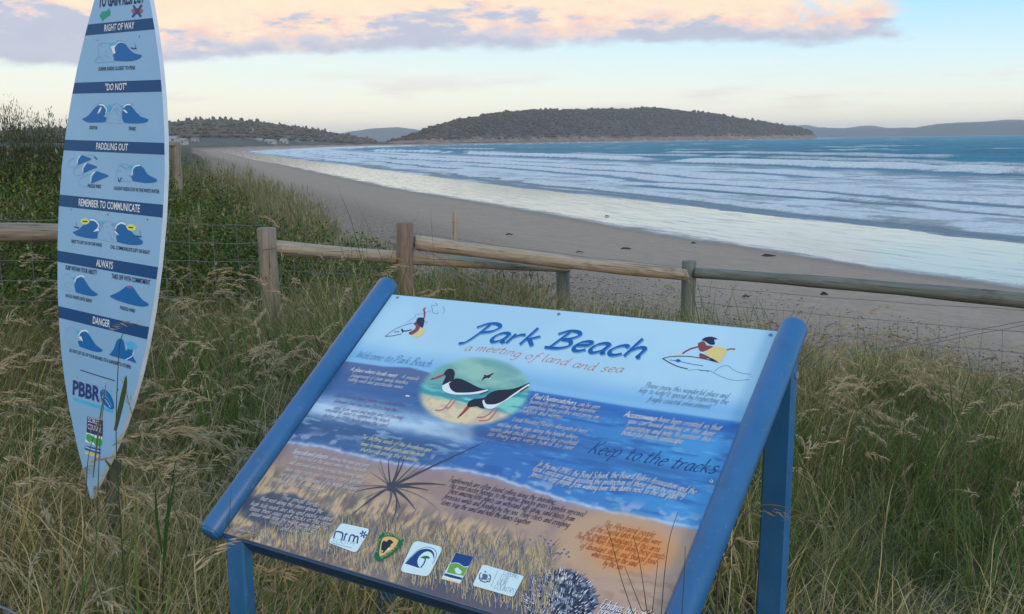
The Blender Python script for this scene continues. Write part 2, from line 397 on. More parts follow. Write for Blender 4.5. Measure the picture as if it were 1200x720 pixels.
hill('faint_range', [(900, 158), (930, 148), (945, 146), (960, 150), (985, 151), (1005, 148), (1020, 147), (1040, 150), (1080, 150), (1150, 143), (1180, 140), (1240, 142), (1320, 150), (1400, 157)], [(900, 8450), (1400, 8450)], 200, m2, na=90, nt=12, rough_amp=10)

# trees clothing the hills (uncountable from here)
ico_v = []; 
def blob_mesh(name, pts, sizes, mat, shrink=1.0):
    ph = (1+5**.5)/2
    iv = np.array([(-1, ph, 0), (1, ph, 0), (-1, -ph, 0), (1, -ph, 0), (0, -1, ph), (0, 1, ph), (0, -1, -ph), (0, 1, -ph), (ph, 0, -1), (ph, 0, 1), (-ph, 0, -1), (-ph, 0, 1)])/1.9
    it = np.array([(0, 11, 5), (0, 5, 1), (0, 1, 7), (0, 7, 10), (0, 10, 11), (1, 5, 9), (5, 11, 4), (11, 10, 2), (10, 7, 6), (7, 1, 8), (3, 9, 4), (3, 4, 2), (3, 2, 6), (3, 6, 8), (3, 8, 9), (4, 9, 5), (2, 4, 11), (6, 2, 10), (8, 6, 7), (9, 8, 1)])
    N = len(pts); P = np.asarray(pts)[:, None, :]
    V = P + iv[None]*np.asarray(sizes)[:, None, :]*(.7+.6*rng.random((N, 12, 1)))
    T = (it[None]+np.arange(N)[:, None, None]*12).reshape(-1, 3)
    me = mesh_np(name, V.reshape(-1, 3), tris=T, mat=mat, smooth=False)
    vcol(me, np.repeat((.6+.8*rng.random((N, 1)))*np.ones((1, 3)), 12, 0), 'tint')
    return me
def tint_mat(name, base, rough=.9):
    m, b = new_mat(name); link(mixc(1.0, base, attr('tint'), 'MULTIPLY'), b.inputs['Base Color']); b.inputs['Roughness'].default_value = rough
    return m
tm = tint_mat('tree_canopy', (.090, .068, .042))
pts = []; sz = []
nt_, na_ = HEAD.shape[:2]
for _ in range(10000):
    k = int(rng.integers(1, int(nt_/2.5)+2)); i = int(rng.integers(8, na_-6)); q = HEAD[k, i] + rng.normal(0, 3, 3)*[1, 1, 0]
    if q[2] < 1+rng.random()*5: continue
    h = 1.5+1.5*rng.random(); pts.append(q+[0, 0, h*.3]); sz.append((h*.9, h*.9, h*.62))
kr = int(round((nt_-1)/2.5))
for i in range(10, na_-6):
    if rng.random() < .55:
        q = HEAD[kr, i]; h = rng.uniform(2.6, 6.0)*(1.25 if 300 < i < 360 else 1); pts.append(q+[0, 0, h*.4]); sz.append((h*.6, h*.6, h*.7))
link_obj('headland_forest', blob_mesh('headland_forest', pts, sz, tm), kind='stuff', label='low dark scrub and trees covering the long headland across the bay')
pts = []; sz = []
nt_, na_ = TOWN.shape[:2]; kr = int(round((nt_-1)/2.5))
for _ in range(4500):
    k = int(rng.integers(3, kr+2)); i = int(rng.integers(30, na_-8)); q = TOWN[k, i]+rng.normal(0, 4, 3)*[1, 1, 0]; h = 1.8+1.8*rng.random()
    pts.append(q+[0, 0, h*.3]); sz.append((h, h, h*.7))
for i in range(20, na_-10):
    for _ in range(2):
        q = TOWN[kr, i]+rng.normal(0, 5, 3)*[1, 1, 0]; h = rng.uniform(2.5, 5.5); pts.append(q+[0, 0, h*.5]); sz.append((h*.4, h*.4, h*.75))
link_obj('hillside_forest', blob_mesh('hillside_forest', pts, sz, tint_mat('hill_canopy', (.105, .085, .055))), kind='stuff', label='eucalypt woodland on the low hill behind the far end of the beach')

# houses of the far town
pbr('house_wall', (.42, .40, .37), .8, .1, .3); pbr('house_roof', (.30, .29, .29), .6, .15, .3); pbr('house_dark_roof', (.22, .13, .10), .7, .15, .3); pbr('window_glass', (.03, .04, .05), .15, .1, 1)
hs = [(200, 163.5, 960, 13, 0, 'long white house nearest the surfboard sign, at the left end of the far town'), (214, 166, 980, 8, 0, 'small pale cottage just right of the long white house below the wooded hill'),
      (229, 165, 1010, 7, 1, 'brown roofed house between the pale cottage and the town centre'), (246, 164.5, 1060, 8, 0, 'pale house among trees left of the radio mast'),
      (262, 163, 1110, 8, 1, 'dark roofed house higher on the slope left of the mast'), (276, 165.5, 1080, 9, 0, 'white house by the beach below the dark roofed one'),
      (290, 163.5, 1130, 9, 0, 'white house standing just under the radio mast'), (303, 165.5, 1120, 8, 0, 'white house close to the water right of the mast'),
      (317, 166.5, 1120, 11, 0, 'wide white house above the far beach'), (333, 166, 1150, 8, 0, 'small white house right of the wide white one'),
      (347, 167, 1190, 8, 1, 'dark roofed house near the right end of the town'), (366, 167.5, 1230, 9, 0, 'rightmost pale house of the far town')]
for k, (x, y, r, wd, dk, lb) in enumerate(hs):
    d = ray(x, y); d = d/d[1]*r
    t = empty('house', (d[0], d[1], d[2]-2.2), lb, 'house', 'houses of the far town', rz=random.uniform(-.5, .5))
    a = MB(); a.box((0, 0, .6), (wd, 7, 5.2)); a.obj('wall', 'house_wall', t)
    a = MB(); hw = wd/2+.5
    a.add([(-hw, -4, 3.2), (hw, -4, 3.2), (hw, 4, 3.2), (-hw, 4, 3.2), (-hw, 0, 5.2), (hw, 0, 5.2)], [(0, 1, 5, 4), (2, 3, 4, 5), (1, 2, 5), (3, 0, 4), (0, 3, 2, 1)])
    a.obj('roof', 'house_dark_roof' if dk else 'house_roof', t)
    for u in (-.28, .28):
        a = MB(); a.box((u*wd, -3.53, 1.6), (wd*.22, .06, 1.4)); a.obj('window', 'window_glass', t)
d = ray(297, 163); d = d/d[1]*1180
t = empty('radio_mast', (d[0], d[1], d[2]-3), 'thin pale radio mast rising from the town on the wooded hill', 'mast')
a = MB(); a.tube([(0, 0, 0), (0, 0, 15)], [.6, .4], 6); a.obj('mast_pole', 'house_wall', t)
a = MB(); a.box((0, 0, 13.2), (1.6, 1.6, 1.4)); a.obj('antenna', 'house_wall', t)

# ------------------------------------------------------------------ timber fence
def wood(name, c1, c2, dark):
    m, b = new_mat(name); c = coords()
    g = noise(comb(*[s*k for s, k in zip(sep(c), (1, 1, 1))]), 14, 6, .65)
    x, y, z = sep(c)
    # object space: z runs along the pole
    gr = noise(comb(x*60, y*60, z*2.2), 1.0, 6, .7); kn = noise(comb(x*6, y*6, z*2.5), 1.0, 4, .6)
    cr = noise(comb(x*90, y*90, z*1.1), 1.0, 3, .8).ss(.60, .67)
    base = mixc(gr.ss(.3, .7), c1, c2); base = mixc(kn.ss(.52, .7)*.8, base, dark); base = mixc(cr*.8, base, (.03, .024, .02))
    base = mixc(g.ss(.55, .75)*.35, base, (.24, .25, .21))
    link(base, b.inputs['Base Color']); b.inputs['Roughness'].default_value = .85
    bump(gr*.7 + kn*.8 - cr*1.5, .8, .006, b); return m
wood('grey_timber', (.18, .148, .108), (.32, .265, .20), (.09, .075, .06))
wood('green_timber', (.115, .125, .105), (.20, .21, .18), (.07, .075, .065))
wood('warm_timber', (.30, .225, .155), (.47, .375, .27), (.12, .085, .06))
wood('red_timber', (.17, .115, .085), (.28, .20, .15), (.085, .058, .045))
pbr('galvanised_wire', (.16, .16, .165), .5, .2, 20).node_tree.nodes['Principled BSDF'].inputs['Metallic'].default_value = .3

def pole_between(name, mat, a, b, r0, r1, parent, sag=0.0, n=14, seg=14, label=None):
    """a log whose own z axis runs along it, so the grain does too"""
    a = Vector(a); b = Vector(b); L = (b-a).length
    rot = (b-a).to_track_quat('Z', 'Y')
    mb = MB(); pts = []; rr = []
    ph = random.random()*6
    for i in range(n+1):
        t = i/n; pts.append((math.sin(t*5+ph)*.004*L, math.cos(t*4+ph)*.003*L, t*L)); rr.append((r0+(r1-r0)*t)*(1+.04*math.sin(t*17+ph)))
    # chamfered ends
    pts = [(pts[0][0], pts[0][1], -.0)] + [(pts[0][0], pts[0][1], .008)] + pts[1:-1] + [(pts[-1][0], pts[-1][1], L-.008), (pts[-1][0], pts[-1][1], L)]
    rr = [rr[0]*.9, rr[0]] + rr[1:-1] + [rr[-1], rr[-1]*.9]
    mb.tube(pts, rr, seg, jit=.018)
    if sag:
        q = rot.inverted()
        mb.v = [tuple(Vector(v) + q @ Vector((0, 0, sag*4*(v[2]/L)*(1-v[2]/L)))) for v in mb.v]
    o = mb.obj(name, mat, parent, smooth=True)
    o.rotation_mode = 'QUATERNION'; o.rotation_quaternion = rot
    o.location = a - parent.location if parent else a
    if label: o['label'] = label
    return o
def post(x, ytop, Y, r, mat, parent, lean=(0, 0), label=None, depth=.3):
    p = at(x, ytop, Y); g = gz(p.x, p.y)
    return pole_between('post', mat, (p.x-lean[0], p.y-lean[1], g-depth), p, r*1.04, r, parent, n=8, seg=18, label=label), p
def wire(pts, r, parent, name='wire', seg=5, **kw):
    mb = MB(); mb.tube([Vector(p)-parent.location for p in pts], r, seg, cap=False); return mb.obj(name, 'galvanised_wire', parent, smooth=True, **kw)
def wcurve(a, b, n=10, sag=.01, wig=.004):
    a = Vector(a); b = Vector(b); ph = random.random()*9
    return [a.lerp(b, i/n) - Vector((0, 0, 4*sag*(i/n)*(1-i/n) + wig*math.sin(ph+i*1.7))) for i in range(n+1)]

# fence A : post 315 -> post 661
P315 = at(313, 268, 7.1); P661 = at(660, 318, 9.2)
fa = empty('post_and_rail_fence', (P315.x, P315.y, gz(P315.x, P315.y)), 'short timber fence of two posts and one pale log rail passing behind the reddish post', 'fence')
post(313, 267, 7.1, .065, 'grey_timber', fa, label='weathered grey round post standing in the grass')
post(660, 318, 9.2, .062, 'green_timber', fa, label='short split post under the end of the pale rail')
pole_between('rail', 'warm_timber', at(321, 290, 7.14), at(666, 315, 9.15), .052, .047, fa, n=18)
# fence B : post 475 -> post 807 -> off to the right
P475 = at(474.5, 262, 7.8); P807 = at(807, 307, 8.8); RE = at(1290, 361, 7.25)
fb = empty('post_and_rail_fence', (P475.x, P475.y, gz(P475.x, P475.y)), 'long log rail fence starting at the reddish post and running off to the right', 'fence')
post(474.5, 261, 7.8, .063, 'red_timber', fb, lean=(.0, .0), label='tall reddish brown round post')
post(807.5, 306, 8.8, .062, 'green_timber', fb, label='grey green post where the two long rails meet')
post(1290, 350, 7.25, .062, 'green_timber', fb)
pole_between('rail', 'warm_timber', at(485, 285, 7.85), at(803, 322.5, 8.72), .058, .052, fb, n=22)
pole_between('rail', 'green_timber', at(815, 320, 8.72), at(1283, 364, 7.3), .044, .062, fb, n=26, sag=.035, label='grey green log rail that bows slightly and thickens towards the right')
# iron bands around the rails
# fence left : post behind the surfboard sign, log rail to the left
PL = at(150, 262, 6.6)
fl = empty('post_and_rail_fence', (PL.x, PL.y, gz(PL.x, PL.y)), 'fence left of the surfboard sign with one thick weathered grey log rail', 'fence')
post(150, 258, 6.7, .065, 'grey_timber', fl)
pole_between('rail', 'grey_timber', at(-120, 274, 6.35), at(146, 272.5, 6.6), .062, .060, fl, n=18)
post(-120, 262, 6.45, .065, 'grey_timber', fl)

def netting(parent, A, B, top, nrow, dz, step, r=.0022):
    """woven sheep netting between two posts: every line wire and the upright stays"""
    A = Vector(A); B = Vector(B); L = (B-A).length; n = int(L/step)
    for k in range(nrow):
        wire(wcurve(A-Vector((0, 0, top[0]+k*dz)), B-Vector((0, 0, top[1]+k*dz)), 12, .012, .003), r, parent, name='line_wire')
    for i in range(1, n):
        t = i/n; p = A.lerp(B, t); tp = top[0]*(1-t)+top[1]*t
        j = random.uniform(-.01, .01)
        wire([p-Vector((j, 0, tp)), p-Vector((-j*.5, 0, tp+dz*(nrow-1)*.5)), p-Vector((j*.3, 0, tp+dz*(nrow-1)))], r*.9, parent, name='stay_wire', seg=4)
netting(fl, at(160, 258, 6.7), at(305, 264, 7.05), (.0, .0), 6, .125, .15)
netting(fl, at(-120, 255, 6.45), at(146, 257, 6.6), (.0, .0), 6, .13, .18)
netting(fa, at(322, 290, 7.1), at(466, 299, 7.8), (.03, .03), 5, .125, .15)
wire(wcurve(at(485, 273, 7.9), at(803, 313, 8.75), 12, .02), .0018, fb); 
netting(fb, at(815, 354, 8.72), at(1283, 396, 7.3), (.0, .0), 4, .16, .145)
wire(wcurve(at(815, 335, 8.72), at(1283, 368, 7.3), 14, .02), .0018, fb)
# twisted stay wires
wire(wcurve(at(484, 283, 7.75), at(640, 372, 7.9), 10, .02), .003, fb, name='brace_wire'); wire(wcurve(at(484, 291, 7.76), at(632, 371, 7.9), 10, .02), .003, fb, name='brace_wire')
wire(wcurve(at(940, 425, 7.2), at(1283, 358, 7.2), 10, .015), .0035, fb, name='brace_wire'); wire(wcurve(at(936, 430, 7.2), at(1283, 362, 7.22), 10, .02), .003, fb, name='brace_wire')
# staples and end loops on the posts
for (x, y, Y) in ((466, 284, 7.73), (316, 300, 7.03), (805, 330, 8.73)):
    c_ = at(x, y, Y); par = {466: fb, 316: fa, 805: fb}[x]
    wire([c_+Vector((.07*math.cos(t), .07*math.sin(t)+.06, .01*t)) for t in np.linspace(0, 6.3, 14)], .002, par, name='wire_tie')
# lone post on the beach
p = at(532.5, 248, 24); g = gz(p.x, p.y)
t = empty('marker_post', (p.x, p.y, g), 'lone slim timber post standing on the sand beyond the fences', 'post')
pole_between('post_shaft', 'warm_timber', (p.x, p.y, g-.3), p, .055, .052, t, n=6); wire([p+Vector((-.06, -.06, -.25)), p+Vector((.06, -.06, -.25))], .004, t, name='staple')
# old fence beyond the shrubs on the left
p0 = at(-30, 171, 13.5); t = empty('old_rail_fence', (p0.x, p0.y, gz(p0.x, p0.y)), 'old grey rail fence far behind the surfboard sign among the shrubs at left', 'fence')
pole_between('rail', 'green_timber', p0, at(100, 172, 14.5), .045, .04, t, n=10); 
pole_between('rail', 'grey_timber', at(180, 169, 15), at(208, 169.5, 15.3), .05, .045, t, n=4)
for x, Y in ((10, 13.8), (88, 14.4), (188, 15.0), (206, 15.3)):
    p = at(x, 167, Y); pole_between('post', 'grey_timber', (p.x, p.y, gz(p.x, p.y)-.2), p, .075, .07, t, n=5)

# ================================================================== print and lettering
GLY = {
'a': (9, "8,9 5,10 2,8 1,4 2,1 4,0 7,3 8,9;8,10 8,3 8.5,.5 10,1"), 'b': (8.5, "1,18 1,1 4,0 7,2 8,6 6,9.5 3,9 1,6"), 'c': (8, "8,8.5 5.5,10 2.5,8 1,4 2.5,.5 5,0 8,2"),
'd': (9.5, "8,9 5,10 2,8 1,4 2,1 4,0 7,3 8,7;8,18 8,3 8.5,.5 10,1"), 'e': (8, "1.5,5 7,6.5 7.5,9 5,10 2,8 1,4 2.5,.5 5,0 8,2"), 'f': (6.5, "8,17 6,18 4.5,15 4,8 3.5,-4 2,-7 0,-6;1.5,10 7,10"),
'g': (9, "8,9 5,10 2,8 1,4 2,1 4,0 7,3 8,8;8,10 8,-4 6,-8 2,-7"), 'h': (9, "1,18 1,0;1,5 4,9.5 7,9 7.5,6 7.5,1 9,.5"), 'i': (3.5, "1,10 1,1.5 2.5,.5;1.2,13.5 1.5,14.5"),
'j': (4, "3,10 3,-4 1.5,-8 -1,-7;3.1,13.5 3.3,14.5"), 'k': (8.5, "1,18 1,0;7,10 1.5,5;3,6 8,0"), 'l': (3.5, "1,18 1,1.5 3,.5"), 'm': (13, "1,10 1,0;1,6 3.5,9.8 6,9 6,0;6,6 8.5,9.8 11,9 11,1 12.5,.5"),
'n': (9, "1,10 1,0;1,6 4,9.8 7,9 7,1.5 8.5,.5"), 'o': (9, "5,10 2,8.5 1,4.5 2.5,.8 5,0 7.5,2 8.5,6 7.5,9 5,10"), 'p': (9, "1,10 1,-8;1,7 4,10 7,9 8,5 6,.8 3,0 1,2"),
'q': (9, "8,9 5,10 2,8 1,4 2,1 4,0 7,3 8,8;8,10 8,-8"), 'r': (7, "1,10 1,0;1,5 3.5,9 6.5,10"), 's': (7.5, "7,9 4,10 2,8 4,5.5 6.5,3.5 5.5,.8 3,0 .5,1"), 't': (7, "3,15 3,2 4,0 6.5,1;0,10 7,10"),
'u': (9.5, "1,10 1,3 2.5,0 5,1 8,5;8,10 8,2 9.5,.5"), 'v': (8.5, "1,10 4,0 8,10"), 'w': (12.5, "1,10 3.5,0 6.5,9 9,0 12,10"), 'x': (8.5, "1,10 8,0;8,10 1,0"), 'y': (9, "1,10 1.5,4 4,1.5 8,6;8,10 7.5,-3 5,-8 1,-7"),
'z': (8.5, "1,10 8,10 1,0 8,0"),
'A': (12, "0,0 6,18 11,0;2.5,6 10,6"), 'B': (11, "3,17 1,0;-2,14 2,18 7,18 9.5,15 7,11 2.5,9;3,9 8,8.5 10,4 6,.5 -1.5,0"), 'C': (11, "11,15 7,18 2,13 1,6 4,.5 8,0 11,3"), 'D': (12, "2,18 1,0;-1,17 6,18 11,12 10,4 5,0 0,0"),
'E': (10, "8,18 2,17 2,0 9,0;2,9 7,9.5"), 'F': (10, "9,18 2,17 2,0;2,9 7,9.5"), 'G': (12, "11,15 7,18 2,13 1,6 4,.5 8,0 11,3;11,3 11,8 7,8"), 'H': (12, "1,18 1,0;10,18 10,0;1,9 10,9"), 'I': (4, "2,18 2,0"),
'K': (11, "3,17 1,0;10.5,18 3,8.5;3.5,9 10.5,0"), 'L': (9, "2,18 1,0;1,0 8,0"), 'M': (14, "0,0 3,18;3,18 7,4 11,18 13,0"), 'N': (12, "1,0 1,18;1,18 10,0 10,18"), 'O': (13, "6,18 2,13 1,6 4,.5 8,0 12,6 11,14 6,18"),
'P': (10.5, "3,17 2,6 0,-3 -3,-5;-3,13 1,17.5 6,18.5 10,15.5 8,10.5 2.5,8"), 'R': (11, "2,17 1,0;-1,15 6,18 9.5,15 8,10.5 2,9;4,9 10,0"), 'S': (10, "9,16 5,18 2,14 5,9.5 8,6 7,1.5 3,0 0,2"),
'T': (11, "0,17 11,18;6,17.5 5,0"), 'U': (12, "1,18 1,5 4,0 8,0 11,5 11,18"), 'V': (11, "0,18 5,0 11,18"), 'W': (16, "0,18 3,0;3,0 8,14 11,0 16,18"), 'Y': (11, "0,18 5,9 11,18;5,9 5,0"),
'.': (3.5, "1,0 1.6,1"), ',': (3.5, "2,1 1,-3"), "'": (3, "1.5,18 1,14"), '(': (5, "4,19 1,10 3,-3"), ')': (5, "1,19 4,10 1,-3"), '1': (5, "1,14 4,17 3.5,0"), '9': (9, "8,14 4,17 2,12 5,9 8,13 7,3 3,0"), '0': (9, "5,17 1,9 4,0 8,8 5,17"),
'-': (6, "1,6 5,6"), ' ': (6, ""), '*': (5, "2.5,5 3,6")}
def crom(P, n=4):
    P = np.asarray(P, float)
    if len(P) < 3: return P
    E = np.vstack([2*P[0]-P[1], P, 2*P[-1]-P[-2]]); out = []
    for i in range(1, len(E)-2):
        p0, p1, p2, p3 = E[i-1:i+3]
        for t in np.arange(n)/n: out.append(.5*((2*p1)+(-p0+p2)*t+(2*p0-5*p1+4*p2-p3)*t*t+(-p0+3*p1-3*p2+p3)*t**3))
    out.append(P[-1]); return np.array(out)
class Print:
    """flat ink on a board: polygons and pen strokes in board coordinates; z rises a hair per stroke so nothing is coplanar"""
    def __init__(s, z=.0004): s.v = []; s.f = []; s.mi = []; s.z = z; s.mats = []
    def m(s, mat):
        if mat not in s.mats: s.mats.append(mat)
        return s.mats.index(mat)
    def stroke(s, P, wd, mat, nib=None, taper=False, closed=False):
        P = np.asarray(P, float)
        if len(P) < 2: return
        d = np.gradient(P, axis=0); L = np.hypot(d[:, 0], d[:, 1])+1e-12; d /= L[:, None]; nrm = np.stack([-d[:, 1], d[:, 0]], -1)
        hw = np.full(len(P), wd/2)
        if nib is not None:
            a, mn = nib; hw = wd/2*(mn+(1-mn)*np.abs(d[:, 0]*math.sin(a)-d[:, 1]*math.cos(a)))
        if taper: hw = hw*np.sin(np.linspace(.35, math.pi-.2, len(P)))**.6 if taper == 1 else hw*np.linspace(1, .15, len(P))
        Lf = P+nrm*hw[:, None]; Rt = P-nrm*hw[:, None]; b = len(s.v)
        for l, r in zip(Lf, Rt): s.v += [(l[0], l[1], s.z), (r[0], r[1], s.z)]
        for i in range(len(P)-1): s.f.append((b+2*i+1, b+2*i+3, b+2*i+2, b+2*i)); s.mi.append(s.m(mat))
        s.z += 4e-7
    def poly(s, P, mat, smooth=0):
        P = np.asarray(P, float)
        if smooth: P = crom(np.vstack([P, P[:1]]), smooth)[:-1]
        b = len(s.v); s.v += [(p[0], p[1], s.z) for p in P]; ar = sum(P[i][0]*P[(i+1) % len(P)][1]-P[(i+1) % len(P)][0]*P[i][1] for i in range(len(P)))
        f = list(range(b, b+len(P)))
        s.f.append(tuple(f if ar > 0 else f[::-1])); s.mi.append(s.m(mat)); s.z += 2e-6
    def text(s, txt, path, xh, mat, nib=.16, shear=.25, ang=.6, mn=.35, sub=3, shadow=None, sx=None):
        """lettering set along a path; the path's length fixes the set width"""
        path = crom(path, 8) if len(path) > 2 else np.asarray(path, float)
        seg = np.hypot(*np.diff(path, axis=0).T); cum = np.concatenate([[0], np.cumsum(seg)])
        tot = sum(GLY.get(ch, GLY['o'])[0]+1.2 for ch in txt); k = cum[-1]/tot; u = xh/10
        x = 0; jobs = []
        for ch in txt:
            wdt, st = GLY.get(ch, GLY['o'])
            if st:
                for strk in st.split(';'):
                    pts = crom([tuple(map(float, q.split(','))) for q in strk.split()], sub)
                    X_ = (x+pts[:, 0])*k + pts[:, 1]*u*shear; Y_ = pts[:, 1]*u
                    tt = np.clip(X_, 0, cum[-1]-1e-9); i = np.clip(np.searchsorted(cum, tt, 'right')-1, 0, len(seg)-1)
                    d = (path[i+1]-path[i])/seg[i][:, None]; base = path[i]+d*(X_-cum[i])[:, None]
                    jobs.append(base + np.stack([-d[:, 1], d[:, 0]], -1)*Y_[:, None])
            x += wdt+1.2
        if shadow:
            for j in jobs: s.stroke(j+np.array([xh*.10, -xh*.12]), nib*xh*.9, shadow, (ang, mn))
        for j in jobs: s.stroke(j, nib*xh, mat, (ang, mn))
    def obj(s, name, parent, **kw):
        me = bpy.data.meshes.new(name); me.from_pydata(s.v, [], s.f)
        for m in s.mats: me.materials.append(MATS[m])
        me.polygons.foreach_set('material_index', s.mi); me.update(); return link_obj(name, me, parent, **kw)

def ink(name, srgb, k=1.0, rough=.4, ill=(.47, .66, .93)):
    """printed ink; srgb is how the ink looks under this sky, ill is that light"""
    m, b = new_mat(name); c = tuple(min(.9, max(.004, v/i*k)) for v, i in zip(lin(srgb), ill))
    n = noise(coords(), 30, 3); link(mixc(n, tuple(v*.93 for v in c), tuple(min(.95, v*1.05) for v in c)), b.inputs['Base Color'])
    b.inputs['Roughness'].default_value = rough; b.inputs['Specular IOR Level'].default_value = .2; return m

# ------------------------------------------------------------------ the interpretive sign
yaw, tilt, PH, PWD = -0.5917, 0.6529, 0.8635, 1.2
Rv = np.array([math.cos(yaw), math.sin(yaw), 0]); Bv = np.array([-math.sin(yaw), math.cos(yaw), 0])
Uv = Bv*math.cos(tilt)+np.array([0, 0, 1])*math.sin(tilt); Nv = np.cross(Rv, Uv)
PO = np.array([-0.3617, 3.0636, -0.4565])                     # top left corner
PM = Matrix(((Rv[0], Uv[0], Nv[0], PO[0]), (Rv[1], Uv[1], Nv[1], PO[1]), (Rv[2], Uv[2], Nv[2], PO[2]), (0, 0, 0, 1)))
def P2(x, y): d = ray(x, y); t = (PO@Nv)/(d@Nv); q = d*t-PO; return (float(q@Rv), float(q@Uv))
def PL_(pts): return [P2(*p) for p in pts]
base = PO + Rv*.6 - Uv*PH*.5
SIGN = empty('information_sign', (base[0], base[1], gz(base[0], base[1])), 'large slanting information panel on a blue steel frame standing in the grass', 'sign')
INV = Matrix.Translation(-SIGN.location)
ill = (.47, .66, .93)

m, b = new_mat('panel_print'); link(attr('col'), b.inputs['Base Color']); b.inputs['Roughness'].default_value = .32; b.inputs['Specular IOR Level'].default_value = .35
m, b = new_mat('blue_paint'); c = coords()
n_ = noise(c, 3.5, 6, .65); sc = noise(c, 60, 5, .75)
cc_ = mixc(n_.ss(.35, .7), (.022, .125, .30), (.034, .155, .345)); cc_ = mixc(sc.ss(.60, .68)*.5, cc_, (.12, .26, .42)); cc_ = mixc(noise(c, 22, 5, .7).ss(.54, .70)*.45, cc_, (.04, .09, .16))
link(cc_, b.inputs['Base Color']); link(n_.ss(.3, .7, .30, .48), b.inputs['Roughness']); bump(sc, .12, .002, b)
pbr('panel_edge', (.16, .17, .19), .6, .1); pbr('screw_steel', (.22, .25, .30), .35, .1)

# background picture of the panel, painted on a fine grid
NU, NV_ = 400, 290
uu, vv = np.meshgrid(np.linspace(0, PWD, NU), np.linspace(-PH, 0, NV_))
Pw = PO[None, None]+uu[..., None]*Rv+vv[..., None]*Uv; zf = Pw@fw; qx = 600+F*(Pw@RT)/zf; qy = 360-F*(Pw@UP)/zf
def C3(c): return np.array(c, float)
def mx(a, b, t): return a*(1-t[..., None])+b*t[..., None]
hy = np.interp(qx, [380, 560, 620, 740, 840, 880, 950], [420, 449, 457.5, 477, 491, 496, 506])     # printed sea horizon
img = np.ones((NV_, NU, 3))*C3((126, 180, 228))
img = mx(img, C3((138, 192, 236)), sst(fbm(uu*4, vv*3), .4, .7)*.6)
img = mx(img, C3((84, 150, 218)), sst(qy-hy, -36, -2)*.85)
img = mx(img, C3((120, 178, 226)), np.exp(-((qy-hy+4)/4)**2)*.35)
fl_ = .35+.65*sst(qx, 380, 640)
# sea
streak = fbm(uu*9, vv*75, 5); streak2 = fbm(uu*26+4, vv*120, 4)
sea = mx(np.ones_like(img)*C3((40, 96, 176)), C3((52, 134, 212)), sst(qx, 560, 860)*.9)
sea = mx(sea, C3((30, 76, 152)), sst(streak, .5, .72)*.6)
sea = mx(sea, C3((92, 160, 224)), sst(streak2, .60, .80)*.5)
sea = mx(sea, C3((26, 82, 170)), np.exp(-((qy-hy-8)/9)**2)*.7)
sea = mx(sea, C3((48, 84, 138)), (1-sst(qx, 420, 600))*.65)
inn = sst(qy-hy, -1.0, 1.6); img = mx(img, sea, inn)
# dim headland printed at the left
hl = np.interp(qx, [370, 401, 450, 480, 504, 520], [420, 423, 429.5, 430.5, 437, 452])
hb = (qy > hl) & (qy < hy+16) & (qx < 512)
img = mx(img, C3((62, 92, 150)), sst(qy-hl, -1, 1.5)*(1-sst(qy-hy, 2, 22))*(1-sst(qx, 500, 514)))
# white water of the breaking wave
yc = np.interp(qx, [340, 380, 420, 470, 520, 556, 570], [474, 482, 487, 498, 506, 511, 512])
wf = np.exp(-np.where(qy < yc, ((qy-yc)/15)**2, ((qy-yc)/9)**2))*(1-sst(qx, 548, 562))*inn
img = mx(img, C3((140, 184, 228)), np.clip(wf*(.55+1.1*fbm(uu*22, vv*90, 4)), 0, 1))
lo_ = np.exp(-((qy-yc-22)/13)**2)*(1-sst(qx, 500, 560)); img = mx(img, C3((40, 74, 128)), lo_*.75)
img = mx(img, C3((120, 160, 208)), sst(fbm(uu*18, vv*110+5, 5), .58, .72)*np.exp(-((qy-yc-14)/16)**2)*(1-sst(qx, 530, 560))*.7)
dk = np.exp(-(((qx-590)/60)**2+((qy-(512+(qx-590)*.12))/8)**2)); img = mx(img, C3((44, 72, 128)), dk*.8)
dk2 = np.exp(-(((qx-760)/85)**2+((qy-(548+(qx-760)*.19))/5)**2)); img = mx(img, C3((32, 78, 150)), dk2*.7)
# beach
bx_ = [300, 335, 381, 420, 448, 490, 545, 574, 605, 640, 661, 700, 735, 817, 900]
by_ = [505, 519.5, 527, 537.5, 543, 550, 553, 560, 570, 581, 588, 599, 606, 621, 636]
ys = np.interp(qx, bx_, by_) + (fbm(uu*30, uu*0+1)-.5)*4
ds = qy-ys
snd = mx(np.ones_like(img)*C3((118, 114, 122)), C3((134, 130, 130)), sst(fbm(uu*14, vv*20, 5), .35, .65))
snd = mx(snd, C3((112, 112, 136)), (1-sst(ds, 4, 24))*.6)
snd = mx(snd, C3((104, 110, 158)), np.exp(-(((qx-590)/66)**2+((qy-590)/14)**2))*.5)
snd = mx(snd, C3((146, 138, 136)), sst(qx, 640, 720)*.6)
grs = sst(.55*fbm(uu*170+fbm(uu*14, vv*9)*5, vv*34, 3)+.45*fbm(uu*40, vv*40+9, 4), .40, .60)
gmask = sst(ds-np.interp(qx, [260, 330, 420, 520, 600, 680], [22, 26, 30, 42, 48, 90]), 0, 18)*(1-sst(qx, 610, 680))
snd = mx(snd, mx(np.ones_like(img)*C3((88, 96, 104)), C3((158, 154, 134)), grs), gmask*.8)
snd = mx(snd, C3((66, 68, 80)), sst(fbm(uu*22+3, vv*26+8, 5), .54, .64)*gmask*.5)
fo_ = np.exp(-((ds+2.5)/2.4)**2)*(.5+.8*fbm(uu*60, vv*60, 3))
img = mx(img, snd, sst(ds, -1, 1)); img = mx(img, C3((176, 190, 222)), np.clip(fo_, 0, 1)*.75)
img = mx(img, C3((150, 170, 214)), sst(fbm(uu*40, vv*50, 4), .55, .68)*np.exp(-((ds+11)/8)**2)*.55)
